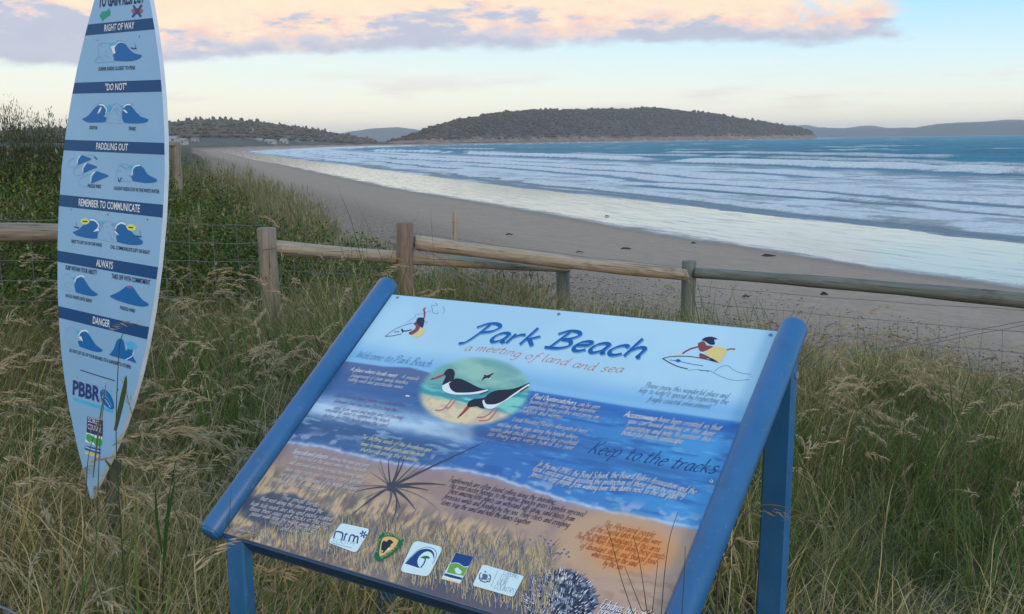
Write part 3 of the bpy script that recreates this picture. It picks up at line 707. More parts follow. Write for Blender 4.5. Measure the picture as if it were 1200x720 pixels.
# shadow strip along the bottom, dark pool under the bird text, orange sun, bird roundel
bl_ = np.interp(qx, [264, 520, 592, 700], [626, 699, 719, 750]); db = bl_-qy
img = mx(img, C3((64, 72, 100)), sst(qx, 455, 500)*(1-sst(db, 22, 44))*(1-sst(qx, 625, 680))*.9)
img = mx(img, C3((46, 62, 92)), sst(-(((qx-338)/56)**2+((qy-603-(qx-338)*.18)/24)**2)+(fbm(uu*30, vv*30)-.5)*.9, -1.15, -.65)*.9)
img = mx(img, C3((150, 138, 124)), (1-sst(np.hypot((qx-725)/84, (qy-640-(qx-725)*.06)/44), .75, 1.02))*.75)
img = mx(img, C3((168, 120, 66)), (1-sst(np.hypot((qx-738)/66, (qy-644-(qx-738)*.06)/35), .35, 1.0))*.85)
img = mx(img, C3((120, 112, 108)), sst(fbm(uu*30, vv*90, 4), .56, .66)*sst(qx, 690, 720)*sst(ds, 48, 70)*.6)
rx = (qx-556); ry = (qy-459)-(rx*-.04); rr_ = np.hypot(rx/67, ry/41)
rnd = mx(np.ones_like(img)*C3((86, 146, 164)), C3((112, 168, 176)), sst(fbm(uu*7, vv*16, 4), .4, .6))
rnd = mx(rnd, mx(np.ones_like(img)*C3((42, 128, 160)), C3((96, 178, 188)), sst(fbm(uu*12+vv*30, vv*80, 4), .45, .65)), sst(ry-rx*.12, -8, 0))
rnd = mx(rnd, mx(np.ones_like(img)*C3((150, 160, 160)), C3((170, 178, 164)), sst(fbm(uu*40, vv*50), .4, .6)), sst(ry-rx*.27, 13, 21))
img = mx(img, rnd, 1-sst(rr_, .88, 1.03))
# animal at the foot of the panel
er = np.hypot((qx-657)/43, (qy-705)/38); spn = sst(fbm(uu*120+vv*60, vv*120-uu*50, 3), .48, .58)
ech = mx(np.ones_like(img)*C3((26, 44, 78)), C3((120, 146, 178)), spn*.85)
img = mx(img, ech, 1-sst(er+(fbm(uu*90, vv*90)-.5)*.12, .93, 1.02))
L_ = np.where(img/255 <= .04045, img/255/12.92, ((img/255+.055)/1.055)**2.4)
alb = np.clip(L_/np.array(ill), .004, .9)
V3 = np.stack([uu, vv, np.full_like(uu, .0)], -1)
me = mesh_np('panel_board', V3.reshape(-1, 3), grid_faces(NV_, NU), mat='panel_print'); vcol(me, alb.reshape(-1, 3))
me.materials.append(MATS['panel_edge'])
mbx = MB(); mbx.box((PWD/2, -PH/2, -.0065), (PWD+.004, PH+.004, .012)); 
board = link_obj('picture_panel', me, SIGN); board.matrix_local = INV @ PM
mbx.obj('backing_board', 'panel_edge', board)
def child(mb, name, mat, smooth=True, **kw):
    o = mb.obj(name, mat, SIGN, smooth=smooth, **kw); o.matrix_local = INV @ PM; return o
# side tubes, frame, legs
for u0, a_, b_ in ((-.036, .036, -PH-.012), (PWD+.034, .016, -PH-.05)):
    t = MB(); r = .0325; zt = .004
    t.tube([(u0, a_, zt), (u0, a_-.004, zt), (u0, b_+.004, zt), (u0, b_, zt)], [r*.93, r, r, r*.93], 36)
    o = child(t, 'side_tube', 'blue_paint')
    for e, s_ in ((a_, 1), (b_, -1)):
        t = MB(); t.tube([(u0, e-s_*.001, zt), (u0, e+s_*.005, zt), (u0, e+s_*.007, zt)], [r*.86, r*.84, r*.76], 28); t.obj('end_cap', 'blue_paint', o, smooth=True)
for v0 in (-PH+.012, -.05):
    t = MB(); t.box((PWD/2, v0, -.034 if v0 < -.1 else -.03), (PWD-.006, .036, .042)); child(t, 'cross_rail', 'blue_paint', False)
t = MB(); t.box((PWD/2, -PH-.006, -.022), (PWD-.004, .006, .040)); pbr('shaded_blue_paint', (.012, .045, .11), .45, .15); child(t, 'front_lip', 'shaded_blue_paint', False)  # shadow on the lip is put into its colour, a darkened frame blue
def leg(u, v, lean=(0, 0), n0=-.02):
    top = Vector((PO+Rv*u+Uv*v+Nv*n0).tolist()); g = gz(top.x, top.y)-.25; L = top.z-g
    mt = Matrix(((Rv[0], Bv[0], 0), (Rv[1], Bv[1], 0), (0, 0, 1)))
    mb = MB(); mb.box((0, 0, -L/2), (.066, .034, L), bev=.005)
    vs = []
    for q in mb.v:
        w_ = mt @ Vector((q[0], q[1], 0)); k = -q[2]/L; vs.append((w_.x+lean[0]*k, w_.y+lean[1]*k, q[2]))
    mb.v = vs; o = mb.obj('leg', 'blue_paint', SIGN); o.location = top-SIGN.location; return o
leg(PWD+.022, -.055, (-.02, 0)); leg(-.024+.0, -.07)
leg(.008+.033, -PH+.006, (.0, 0), -.012); leg(PWD-.03, -PH+.006, (0, 0), -.012)
for u, v in ((PWD+.022+.034, -.11), (PWD+.022+.034, -.15)):
    p_ = Vector((PO+Rv*u+Uv*v+Nv*-.03).tolist())
# bolt on the right leg
top = Vector((PO+Rv*(PWD+.022)+Uv*-.055+Nv*-.02).tolist())
t = MB(); c0 = top + Vector(Rv.tolist())*.033 + Vector((0, 0, -.045)); t.tube([c0-SIGN.location, c0-SIGN.location+Vector(Rv.tolist())*.004], .009, 12); t.obj('bolt', 'screw_steel', SIGN)
for x, y in ((466, 349), (655, 368.5), (903, 393)):
    u, v = P2(x, y); t = MB(); t.tube([(u, v, .0003), (u, v, .0022), (u, v, .003)], [.0045, .0045, .0028], 12); t.obj('screw', 'screw_steel', board)

ink('ink_title', (8, 82, 164)); ink('ink_title_shadow', (80, 130, 190)); ink('ink_brown', (150, 92, 84)); ink('ink_welcome', (52, 96, 160)); ink('ink_white', (214, 226, 246)); ink('ink_pale', (178, 192, 220))
ink('ink_shadow', (38, 56, 96)); ink('ink_dark', (30, 40, 74)); ink('ink_plum', (92, 70, 130)); ink('ink_keep', (24, 66, 128)); ink('ink_greyblue', (66, 92, 140)); ink('ink_rust', (120, 66, 40)); ink('ink_plant', (52, 62, 84)); ink('ink_plant2', (76, 88, 108))
ink('ink_black', (26, 36, 60)); ink('ink_birdwhite', (206, 222, 242)); ink('ink_leg', (150, 92, 110)); ink('ink_beak', (128, 58, 74)); ink('ink_card', (158, 200, 232)); ink('ink_cream', (196, 204, 190)); ink('ink_straw', (146, 150, 132)); ink('ink_straw2', (112, 118, 106))
ink('ink_nrm', (40, 62, 128)); ink('ink_green', (12, 92, 72)); ink('ink_lime', (84, 142, 74)); ink('ink_gold', (168, 156, 110)); ink('ink_navy', (22, 58, 128)); ink('ink_skin', (100, 60, 76)); ink('ink_yellow', (168, 176, 132)); ink('ink_sandline', (196, 180, 140)); ink('ink_teal', (40, 120, 165))

pr = Print(.0004)
pr.text('Park Beach', PL_([(549, 398), (620, 405), (752, 420)]),   .0355, 'ink_title', nib=.36, shear=.42, ang=.75, mn=.38, sub=5, shadow='ink_title_shadow')
pr.obj('title_lettering', board)
pr = Print(.0005)
pr.text('a meeting of land and sea', PL_([(543, 411), (580, 413.5), (612, 420), (650, 426), (690, 434), (729, 437)]), .0150, 'ink_brown', nib=.17, shear=.38, mn=.3)
pr.obj('heading_lettering', board); pr = Print(.0005)
pr.text('Welcome to Park Beach', PL_([(416, 419), (503, 430.5)]), .0150, 'ink_welcome', nib=.15, shear=.35, mn=.35)
pr.obj('heading_lettering', board); pr = Print(.0005)
pr.text('Keep to.the tracks', PL_([(688, 531), (716, 535), (760, 543), (800, 551), (838, 555.5)]), .0205, 'ink_keep', nib=.2, shear=.42, mn=.35)
pr.obj('heading_lettering', board)
def block(lines, xh, mat, shadow=None, nib=.2, shear=.28):
    pr = Print(.0006)
    for ln in lines:
        txt, *pts = ln; pr.text(txt, PL_(pts), xh, mat, nib=nib*.68, shear=shear, mn=.5, sub=2, shadow=shadow)
    pr.obj('text_block', board, kind='stuff')
pr = Print(.0006)
block([('A place where locals meet.', (410, 434.7), (465, 442.8))], .0084, 'ink_white', 'ink_shadow', .34)
block([('A seaside', (470, 443.4), (490, 446.2)), ('playground of clean sandy beaches,', (411, 441.7), (478, 450.7)), ('rolling swell and spectacular views.', (407, 446.5), (472, 456))], .0078, 'ink_white', 'ink_shadow', .22)
block([('Our coastal land forms a natural line', (392, 465), (474, 477.5)), ('between land and sea. Protecting the', (391, 471.8), (464, 483)), ('sand from wind and water and protecting', (390, 479.6), (471, 492)), ('removal of sand to replenish the beach', (380, 482), (455, 495.5)), ('shelter for little birds along the sand', (377, 488.6), (453, 500.8))], .0078, 'ink_plum', None, .24)
block([('The shifting sands of the foreshore are', (422, 514), (504, 530)), ('home to many small plants and the birds', (422, 522), (496, 535.5)), ('sheltered along the tideline', (421, 528.5), (489, 541.3))], .0078, 'ink_cream', 'ink_shadow', .24)
block([('Specialised plants', (342, 531), (383, 538.4))], .0084, 'ink_white', 'ink_shadow', .34)
block([('colonise the sand and form', (386, 539), (431, 548)), ('the first line of the dunes where they live with', (343, 537), (428, 554)), ('salt and wind and help to hold the moving sand', (338, 544), (425, 561.5)), ('their long roots and creeping stems spread', (333, 552), (423, 568)), ('out to hold the bare sand of the beach foredune', (327, 558), (418, 575.5)), ('and hold the dunes', (326, 566), (380, 577))], .0078, 'ink_pale', 'ink_shadow', .24)
block([('The small birds', (328, 584.5), (373, 594.5)), ('that nest along this shore above the', (304, 586), (377, 602)), ('high tide mark are shy and easily scared', (293, 592), (388, 611)), ('leave their eggs and chicks in the open', (292, 598), (387, 617)), ('please walk near the water away from the', (293, 604), (382, 622)), ('nests of the birds', (315, 613), (371, 625)), ('and keep clear', (328, 621), (362, 628.5))], .0078, 'ink_pale', None, .22)
block([('Information and photographs', (272, 620.5), (314, 631))], .0052, 'ink_pale', None, .2)
block([('Pied Oystercatchers', (623.6, 467), (674, 475.2))], .0086, 'ink_white', 'ink_shadow', .34)
block([('can be seen', (677, 475.6), (702, 479.5)), ('hunting in pairs along the shoreline', (620, 472.6), (697, 484.6)), ('Commonly they probe and prey on', (614, 478), (701, 491.6)), ('shellfish and worms.', (608, 483), (659, 491.3)),
       ('Local Hooded Plovers also patrol here', (600, 493.5), (687, 508)), ('and lay their eggs along the beach where', (582, 499.3), (676, 515)), ('nests and chicks can easily be crushed', (574, 505), (675, 522)), ('as they are very hard to see', (571, 510.5), (671, 527.5))], .0078, 'ink_pale', 'ink_shadow', .22)
block([('Please enjoy this wonderful place and', (755, 454), (852.5, 467.2)), ('help to keep it special by respecting the', (747.5, 460), (851.7, 474.3)), ('fragile coastal environment.', (758, 470), (833, 480))], .0094, 'ink_greyblue', None, .18)
block([('Accessways', (731, 488.5), (769, 493.8))], .0100, 'ink_white', 'ink_shadow', .34)
block([('have been created so that', (771, 494), (844, 505)), ('you can avoid walking on the dune', (735, 496), (836, 511.5)), ('vegetation and help to protect this', (732.5, 503.5), (831.7, 518.5)), ('beautiful beach landscape.', (728, 509.5), (800, 521))], .0094, 'ink_white', 'ink_shadow', .2)
block([("In the mid 1990's the Bond School, the Board Riders Association and the", (630, 546), (680, 559.5), (744, 562), (814, 580)), ('local Coastcare group assisted the protection of these dunes by erecting', (624, 551.5), (680, 566), (744, 570), (802, 583)),
       ('fences to keep people from walking over the dunes next to the car park.', (621, 558), (686, 573.5), (740, 576.5), (794, 586))], .0094, 'ink_white', 'ink_shadow', .2)
block([('Tumbleweeds are often found rolling along the shoreline.', (525, 564), (650, 591.5)), ('This seed cluster belongs to the native Spinifex grass (Spinifex sericeus)', (525, 571), (684, 605.7)), ('These amazing little plants can withstand salt spray, sand blasts from', (524, 577.5), (672, 611.5)),
       ('ferocious winds and flooding by the sea. Their roots and creeping', (519, 584), (666, 618.5)), ('stems trap the sand and hold the dunes together.', (515.5, 591), (621.5, 615.8))], .0086, 'ink_dark', None, .24)
block([('The Aboriginal people', (706, 617), (766, 630)), ('of the Coastal lands lived and were', (692, 622), (773, 639)), ('the original inhabitants of this area.', (684, 628), (773, 647.5)), ('They may have travelled along these coasts', (673, 630.5), (778, 656)), ('of abundant shells and shared food', (679, 642), (768, 662)), ('while resting on the sand', (692, 652), (745, 664.5)), ('by the sea', (706, 662.5), (728, 668))], .0090, 'ink_rust', None, .18)
block([('Echidnas, bats and', (702.5, 712), (758, 725)), ('bandicoots', (700, 720), (735, 729))], .0110, 'ink_white', 'ink_shadow', .24)

def Z(s, ox, oy): return lambda *pts: PL_([(ox+a/s, oy+b_/s) for a, b_ in pts])
# the two wading birds and the flying bird (separate pictures)
z7 = Z(7.5, 480, 420)
pr = Print(.0007)
def legs(L):
    for seg in L: pr.stroke(crom(z7(*seg)), .0036, 'ink_leg')
legs([[(372, 362), (330, 415), (285, 455), (220, 458)], [(408, 362), (370, 410), (345, 438), (310, 435)]])
pr.poly(z7((285, 240), (350, 185), (420, 190), (520, 230), (600, 270), (690, 275), (660, 300), (560, 318), (460, 322), (380, 318), (320, 300), (290, 275)), 'ink_birdwhite', 3)
pr.poly(z7((345, 225), (400, 180), (470, 190), (560, 235), (640, 270), (705, 270), (640, 285), (560, 300), (460, 305), (400, 300), (360, 270)), 'ink_black', 3)
pr.poly(z7((285, 243), (300, 200), (318, 160), (300, 140), (330, 100), (375, 95), (398, 125), (392, 170), (380, 195), (320, 225)), 'ink_black', 3)
pr.poly(z7((302, 138), (250, 158), (178, 190), (240, 180), (305, 155)), 'ink_beak'); pr.poly(z7((212, 173), (175, 192), (215, 184)), 'ink_black')
pr.stroke(z7((620, 315), (690, 292)), .004, 'ink_black'); pr.obj('printed_bird', board)
pr = Print(.0008)
legs([[(735, 450), (700, 490), (650, 518), (595, 520)], [(775, 445), (735, 500), (690, 545), (610, 552)]])
pr.poly(z7((640, 375), (700, 350), (800, 330), (900, 290), (1030, 230), (1050, 245), (960, 300), (870, 360), (800, 400), (740, 440), (690, 445), (655, 425)), 'ink_birdwhite', 3)
pr.poly(z7((655, 362), (700, 310), (780, 282), (880, 275), (960, 255), (1062, 215), (980, 270), (900, 325), (830, 375), (760, 405), (690, 408), (665, 395)), 'ink_black', 3)
pr.poly(z7((660, 445), (640, 380), (670, 345), (620, 355), (560, 362), (520, 385), (505, 425), (530, 432), (590, 425), (625, 440)), 'ink_black', 3)
pr.poly(z7((505, 420), (465, 470), (415, 530), (480, 485), (530, 435)), 'ink_beak'); pr.poly(z7((450, 490), (415, 532), (462, 500)), 'ink_black')
pr.stroke(z7((970, 298), (1045, 250)), .004, 'ink_black'); pr.obj('printed_bird', board)
pr = Print(.0007)
pr.poly(z7((632, 200), (650, 165), (690, 150), (748, 128), (700, 165), (660, 180)), 'ink_black', 2); pr.poly(z7((650, 145), (690, 155), (720, 168), (715, 182), (690, 175), (660, 160)), 'ink_black', 2); pr.stroke(z7((700, 182), (718, 172)), .004, 'ink_birdwhite'); pr.obj('printed_bird', board)
# spiky seed head printed lower left
pr = Print(.0007)
z4 = Z(7.2, 420, 500); cx_, cy_ = 275, 510
for x1, y1, bx, by, wd, tp in ((180, 250, 190, 380, 3, 2), (255, 270, 250, 380, 5, 2), (350, 245, 340, 370, 7, 2), (400, 230, 375, 340, 7, 2), (500, 290, 400, 400, 5, 2), (620, 250, 460, 400, 4, 2), (690, 240, 500, 400, 4, 2), (1060, 135, 650, 320, 8, 2),
                               (740, 495, 520, 465, 11, 2), (590, 540, 440, 500, 9, 2), (480, 700, 400, 580, 9, 2), (680, 718, 560, 560, 3, 2), (230, 720, 290, 610, 8, 2), (210, 960, 400, 640, 5, 2), (60, 990, 300, 700, 4, 2), (-20, 720, 120, 590, 8, 2), (-180, 850, 60, 640, 5, 2),
                               (-20, 550, 120, 510, 6, 2), (-60, 510, 120, 490, 4, 2), (100, 385, 190, 440, 4, 2), (165, 330, 200, 420, 3, 2), (30, 620, 150, 560, 4, 2), (350, 690, 330, 600, 6, 2)):
    a0, b0, c0 = z4((cx_, cy_), (bx, by), (x1, y1)); tt = np.linspace(0, 1, 10)[:, None]
    A_, B_, C_ = map(np.array, (a0, b0, c0)); pr.stroke((1-tt)**2*A_+2*tt*(1-tt)*B_+tt**2*C_, wd*.0011, 'ink_plant' if wd > 4 else 'ink_plant2', taper=2)
pr.poly(z4((240, 480), (290, 470), (320, 510), (290, 545), (245, 540)), 'ink_plant', 3); pr.obj('printed_plant', board)
# straw-like printed grass along the lower edge
pr = Print(.00055); r2 = random.Random(3)
for _ in range(2300):
    x = r2.uniform(290, 650); lo_y = 650 + (x-300)*.24; y = r2.uniform(600+(x-300)*.14, lo_y)
    if y > 626+(x-264)*.283-2 or (x < 400 and y < 628): continue
    h = r2.uniform(10, 30); lean_ = r2.uniform(-10, 14)
    q = PL_([(x, y), (x+lean_*.3, y-h*.5), (x+lean_, y-h)]); 
    if q[0][1] < -PH+.004 or q[0][0] < .01: continue
    pr.stroke(crom(q, 2), r2.uniform(.0010, .0024), r2.choice(['ink_straw', 'ink_straw', 'ink_straw2', 'ink_greyblue']), taper=2)
pr.obj('printed_grass', board, kind='stuff')
# echidna spines
pr = Print(.00062)
for _ in range(620):
    a_ = r2.uniform(0, 6.28); k = math.sqrt(r2.random())*.95; x = 657+43*k*math.cos(a_); y = 703+36*k*math.sin(a_)
    if y > 735: continue
    dx_ = (x-650)*.12+r2.uniform(-2, 2); dy_ = -3.2+ (y-700)*.05+r2.uniform(-1, 1)
    pr.stroke(PL_([(x, y), (x+dx_, y+dy_)]), .0022, r2.choice(['ink_pale', 'ink_greyblue', 'ink_black']), taper=2)
pr.v = [v if v[1] > -PH+.001 else (v[0], -PH+.001, v[2]) for v in pr.v]; pr.obj('printed_echidna', board, kind='stuff')
# footprints
pr = Print(.0006)
z6 = Z(5.145, 500, 560)
for x, y in ((745, 378), (730, 395), (760, 400), (728, 430), (740, 440), (750, 455), (775, 455), (788, 452), (800, 460), (810, 452), (825, 430), (838, 458), (850, 447), (852, 475), (620, 372), (680, 350), (708, 370), (760, 465), (735, 415)):
    a0 = z6((x, y), (x+9, y+5)); pr.stroke(a0, .004, 'ink_greyblue')
pr.obj('printed_footprints', board, kind='stuff')
# surfing figures at the top corners
def figure(zz, segs, polys, name='printed_surfer'):
    pr = Print(.0006)
    for w_, mt_, pts in segs: pr.stroke(crom(zz(*pts), 4), w_, mt_)
    for mt_, pts in polys: pr.poly(zz(*pts), mt_, 2)
    pr.obj(name, board)
za = Z(10.29, 430, 340)
figure(za, [(.0022, 'ink_title', [(555, 398), (440, 430), (330, 480), (225, 555)]), (.0024, 'ink_dark', [(215, 560), (310, 555), (420, 530)]), (.0012, 'ink_greyblue', [(480, 395), (530, 360), (580, 330), (590, 300), (660, 290), (780, 250)]),
            (.0012, 'ink_greyblue', [(825, 155), (850, 190), (780, 190), (790, 235), (800, 275), (850, 290), (855, 260)]), (.001, 'ink_greyblue', [(920, 200), (935, 250), (915, 290)]), (.0012, 'ink_greyblue', [(690, 380), (730, 390), (700, 410)]),
            (.005, 'ink_skin', [(690, 345), (697, 290), (690, 240), (710, 212)]), (.003, 'ink_skin', [(690, 245), (675, 232)]), (.0045, 'ink_dark', [(425, 495), (480, 495), (540, 480)]), (.003, 'ink_title', [(330, 510), (390, 502)]), (.005, 'ink_dark', [(420, 470), (435, 512)])],
       [('ink_yellow', [(540, 540), (600, 490), (660, 455), (695, 490), (680, 535), (610, 575), (560, 565)]), ('ink_skin', [(560, 410), (600, 380), (640, 400), (640, 460), (600, 510), (530, 545), (505, 515), (570, 480), (590, 440)]), ('ink_dark', [(595, 370), (620, 335), (690, 340), (690, 400), (670, 460), (630, 430), (600, 400)])])
zb = Z(10, 760, 380)
figure(zb, [(.0024, 'ink_dark', [(165, 405), (250, 385), (400, 378), (540, 388), (700, 420), (820, 455)]), (.0026, 'ink_dark', [(165, 405), (250, 455), (350, 500), (460, 527)]), (.0018, 'ink_title', [(250, 422), (350, 435), (480, 465), (640, 490)]), (.001, 'ink_greyblue', [(460, 545), (570, 535), (640, 545), (720, 550), (800, 590), (900, 635), (1030, 662), (1180, 650)]),
            (.001, 'ink_greyblue', [(770, 555), (850, 500), (930, 490), (1000, 540), (1090, 575), (1200, 590)]), (.0016, 'ink_dark', [(585, 535), (620, 545), (660, 548), (710, 555)]), (.005, 'ink_skin', [(590, 265), (500, 290), (430, 325), (400, 350)]), (.004, 'ink_sandline', [(395, 352), (310, 358)]), (.004, 'ink_skin', [(915, 305), (960, 293), (1015, 295)])],
       [('ink_title', [(310, 430), (345, 410), (380, 430), (345, 450)]), ('ink_skin', [(580, 225), (650, 200), (680, 250), (760, 265), (640, 325), (590, 300)]), ('ink_skin', [(600, 340), (660, 360), (720, 405), (600, 395)]), ('ink_yellow', [(655, 335), (720, 290), (830, 260), (915, 305), (890, 380), (825, 455), (740, 420), (700, 375)]),
        ('ink_dark', [(620, 190), (660, 160), (740, 148), (815, 178), (770, 185), (780, 235), (740, 245), (700, 230), (660, 200)]), ('ink_dark', [(660, 365), (720, 395), (760, 410), (820, 450), (730, 425)])])
# small white boat mark and right hand ring
pr = Print(.0006); pr.stroke(PL_([(475.5, 464), (480, 464.6)]), .004, 'ink_white'); pr.obj('printed_mark', board); pr = Print(.0006); pr.stroke(crom(PL_([(831.5, 564), (834, 566), (835.5, 564), (833.5, 562.4)])), .0016, 'ink_white'); pr.obj('printed_mark', board)
# logo cards
def card(corners, name, draw, z=.0024, rnd=.18):
    pr = Print(z)
    if corners:
        c_ = [np.array(P2(*p)) for p in corners]; P = []
        for i in range(4):
            a, b_, c2 = c_[i-1], c_[i], c_[(i+1) % 4]; k = rnd*min(np.linalg.norm(a-b_), np.linalg.norm(c2-b_))
            p1 = b_+(a-b_)/np.linalg.norm(a-b_)*k; p2 = b_+(c2-b_)/np.linalg.norm(c2-b_)*k
            for t in np.linspace(0, 1, 6): P.append((1-t)**2*p1+2*t*(1-t)*b_+t*t*p2)
        pr.poly(P, 'ink_card')
    pr.z += .0001; draw(pr); pr.obj(name, board)
zl = Z(7.2, 370, 590)
def nrm(pr):
    for s_ in ([(155, 300), (165, 262), (180, 243), (222, 252), (232, 270), (222, 318)], [(240, 322), (250, 285), (258, 264), (272, 268)], [(282, 330), (292, 292), (304, 272), (330, 280), (328, 300), (318, 335)], [(328, 300), (345, 284), (360, 292), (352, 345)]): pr.stroke(crom(zl(*s_), 3), .0042, 'ink_nrm')
    for a_ in range(6):
        a_ = a_*math.tau/6+.3; pr.stroke(zl((405+6*math.cos(a_), 266+6*math.sin(a_)), (405+30*math.cos(a_), 266+32*math.sin(a_))), .0042, 'ink_nrm')
    pr.text('SOUTH', zl((135, 330), (330, 362)), .0056, 'ink_teal', nib=.2, shear=.0, sub=3); pr.stroke(zl((135, 338), (310, 382)), .0012, 'ink_teal')
card([(400, 613.6), (434.6, 621), (418, 649), (385, 636.5)], 'printed_logo', nrm)
def shield(pr):
    pr.poly(zl((515, 400), (535, 300), (568, 258), (640, 255), (742, 312), (700, 390), (620, 455), (535, 497), (505, 470), (500, 440)), 'ink_green', 2)
    pr.poly(zl((542, 400), (560, 320), (582, 290), (640, 288), (702, 318), (660, 385), (600, 425), (545, 455)), 'ink_gold', 2)
    pr.poly(zl((555, 415), (560, 345), (580, 318), (600, 330), (625, 308), (660, 335), (640, 350), (628, 378), (600, 395), (575, 425)), 'ink_black', 2)
    pr.poly(zl((608, 388), (625, 375), (630, 395), (612, 402)), 'ink_card'); pr.poly(zl((555, 405), (572, 402), (568, 418)), 'ink_card')
    pr.text('TASMANIA', zl((578, 279), (650, 276), (722, 318)), .0040, 'ink_gold', nib=.24, shear=0, sub=2)
    pr.text('PARKS', zl((522, 412), (535, 340), (552, 300)), .0036, 'ink_gold', nib=.24, shear=0, sub=2)
    pr.text('WILDLIFE', zl((560, 472), (630, 425), (700, 365)), .0036, 'ink_gold', nib=.24, shear=0, sub=2)
card(None, 'printed_logo', shield)
def wave(pr):
    pr.poly(zl((755, 512), (830, 440), (880, 400), (940, 388), (985, 402), (1005, 440), (1000, 480), (992, 440), (960, 412), (920, 418), (880, 450), (862, 490), (868, 530), (885, 552), (840, 540)), 'ink_navy', 2)
    pr.stroke(crom(zl((775, 485), (850, 415), (900, 385), (950, 375), (1000, 392), (1022, 430), (1010, 480), (985, 518)), 4), .0014, 'ink_navy')
    pr.poly(zl((888, 468), (900, 455), (940, 448), (968, 462), (955, 475), (940, 468), (925, 474), (905, 468)), 'ink_green', 2); pr.stroke(crom(zl((932, 466), (918, 510), (890, 548)), 4), .0035, 'ink_navy')
card([(486, 634), (520, 642), (502.6, 677), (468.6, 670.5)], 'printed_logo', wave)
zc = Z(5.4545, 500, 630)
def council(pr):
    pr.poly(zc((190, 100), (305, 128), (215, 300), (95, 268)), 'ink_card'); 
    pr.poly(zc((190, 101), (304, 128), (272, 188), (240, 190), (210, 168), (185, 164), (155, 168)), 'ink_navy')
    pr.poly(zc((152, 172), (185, 167), (210, 172), (240, 194), (268, 194), (238, 250), (185, 240), (130, 228)), 'ink_lime'); pr.poly(zc((180, 205), (200, 195), (230, 225), (215, 240), (190, 232)), 'ink_card')
    pr.poly(zc((118, 232), (170, 245), (232, 262), (226, 276), (160, 262), (112, 246)), 'ink_navy'); pr.poly(zc((100, 258), (218, 290), (213, 299), (96, 267)), 'ink_sandline')
card(None, 'printed_logo', council)
def country(pr):
    for s_ in ([(345, 275), (340, 245), (352, 228)], [(405, 285), (412, 255), (400, 240)], [(345, 278), (375, 290), (405, 283)], [(350, 262), (365, 270)], [(390, 272), (405, 268)]): pr.stroke(crom(zc(*s_), 3), .0028, 'ink_greyblue')
    pr.poly(zc((360, 235), (392, 242), (388, 268), (372, 276), (358, 262)), 'ink_greyblue', 2); pr.poly(zc((370, 222), (378, 216), (386, 226), (377, 230)), 'ink_greyblue')
    for a_ in range(10): pr.stroke(zc((335+a_*7.5, 262+a_*1.5+9*math.sin(a_)), (340+a_*7.5, 270+a_*1.5+9*math.sin(a_))), .002, 'ink_greyblue')
    pr.stroke(zc((458, 215), (412, 322)), .0009, 'ink_greyblue')
    for txt, a_, b_, mt_ in (('CARING', (490, 240), (585, 268), 'ink_greyblue'), ('FOR', (468, 270), (520, 286), 'ink_greyblue'), ('OUR', (450, 299), (508, 316), 'ink_black'), ('COUNTRY', (430, 330), (562, 366), 'ink_greyblue')): pr.text(txt, zc(a_, b_), .0066, mt_, nib=.13, shear=.0, sub=3)
card([(566, 662), (614.6, 676), (601.7, 700.6), (554, 687)], 'printed_logo', country, rnd=.12)

# ------------------------------------------------------------------ the surfboard shaped sign
BK = .8; by_, bt_, bs_ = -0.6792, 1.4405, -0.026
R0 = np.array([math.cos(by_), math.sin(by_), 0]); B0 = np.array([-math.sin(by_), math.cos(by_), 0]); U0 = B0*math.cos(bt_)+np.array([0, 0, 1])*math.sin(bt_)
BR = R0*math.cos(bs_)+U0*math.sin(bs_); BU = -R0*math.sin(bs_)+U0*math.cos(bs_); BN = np.cross(BR, BU); BO = np.array([-1.7393, 4.5, -.1087])*BK
def B2(x, y): d = ray(x, y); t = (BO@BN)/(d@BN); q = d*t-BO; return (float(q@BR), float(q@BU))
def BL(pts): return [B2(*p) for p in pts]
BM = Matrix(((BR[0], BU[0], BN[0], BO[0]), (BR[1], BU[1], BN[1], BO[1]), (BR[2], BU[2], BN[2], BO[2]), (0, 0, 0, 1)))
pb = BO + BU*-1.0 - BN*.07; 
SURF = empty('surfboard_sign', (pb[0], pb[1], gz(pb[0], pb[1])), 'tall pale blue surfboard shaped sign with dark blue bands, standing in the grass', 'sign')
SINV = Matrix.Translation(-SURF.location)
HW = np.array([(-1.170, 0.0), (-1.160, .006), (-1.135, .022), (-1.10, .046), (-1.0, .112), (-.88, .180), (-.78, .226), (-.68, .262), (-.58, .289), (-.45, .315), (-.30, .333), (-.15, .3395), (0, .335), (.12, .320), (.25, .294), (.36, .264), (.47, .225), (.60, .172), (.72, .118), (.83, .062), (.90, .024), (.925, 0)])
def hw(v): return np.interp(v, HW[:, 0], HW[:, 1])
vs_ = np.unique(np.concatenate([HW[:, 0], np.linspace(-1.17, .925, 70)])); oc = -.004
out_ = [(oc-hw(v), v) for v in vs_] + [(oc+hw(v), v) for v in vs_[::-1][1:-1]]
m, b = new_mat('board_face'); c = coords(); n_ = noise(c, 2.2, 5, .6); n2_ = noise(c, 18, 5, .7)
cb = mixc(n_.ss(.3, .7), (.27, .49, .72), (.31, .53, .77)); cb = mixc(n2_.ss(.6, .8)*.25, cb, (.22, .36, .52)); link(cb, b.inputs['Base Color']); b.inputs['Roughness'].default_value = .38; b.inputs['Specular IOR Level'].default_value = .35
pbr('board_edge', (.62, .68, .74), .5, .08); pbr('treated_post', (.085, .085, .07), .85, .25, 12, .4)
mb = MB(); n_o = len(out_); TH = .016
mb.v = [(x, y, 0) for x, y in out_] + [(x, y, -TH) for x, y in out_]
mb.f = [tuple(range(n_o-1, -1, -1)) if sum(out_[i][0]*out_[(i+1) % n_o][1]-out_[(i+1) % n_o][0]*out_[i][1] for i in range(n_o)) < 0 else tuple(range(n_o))]; mb.mi = [0]
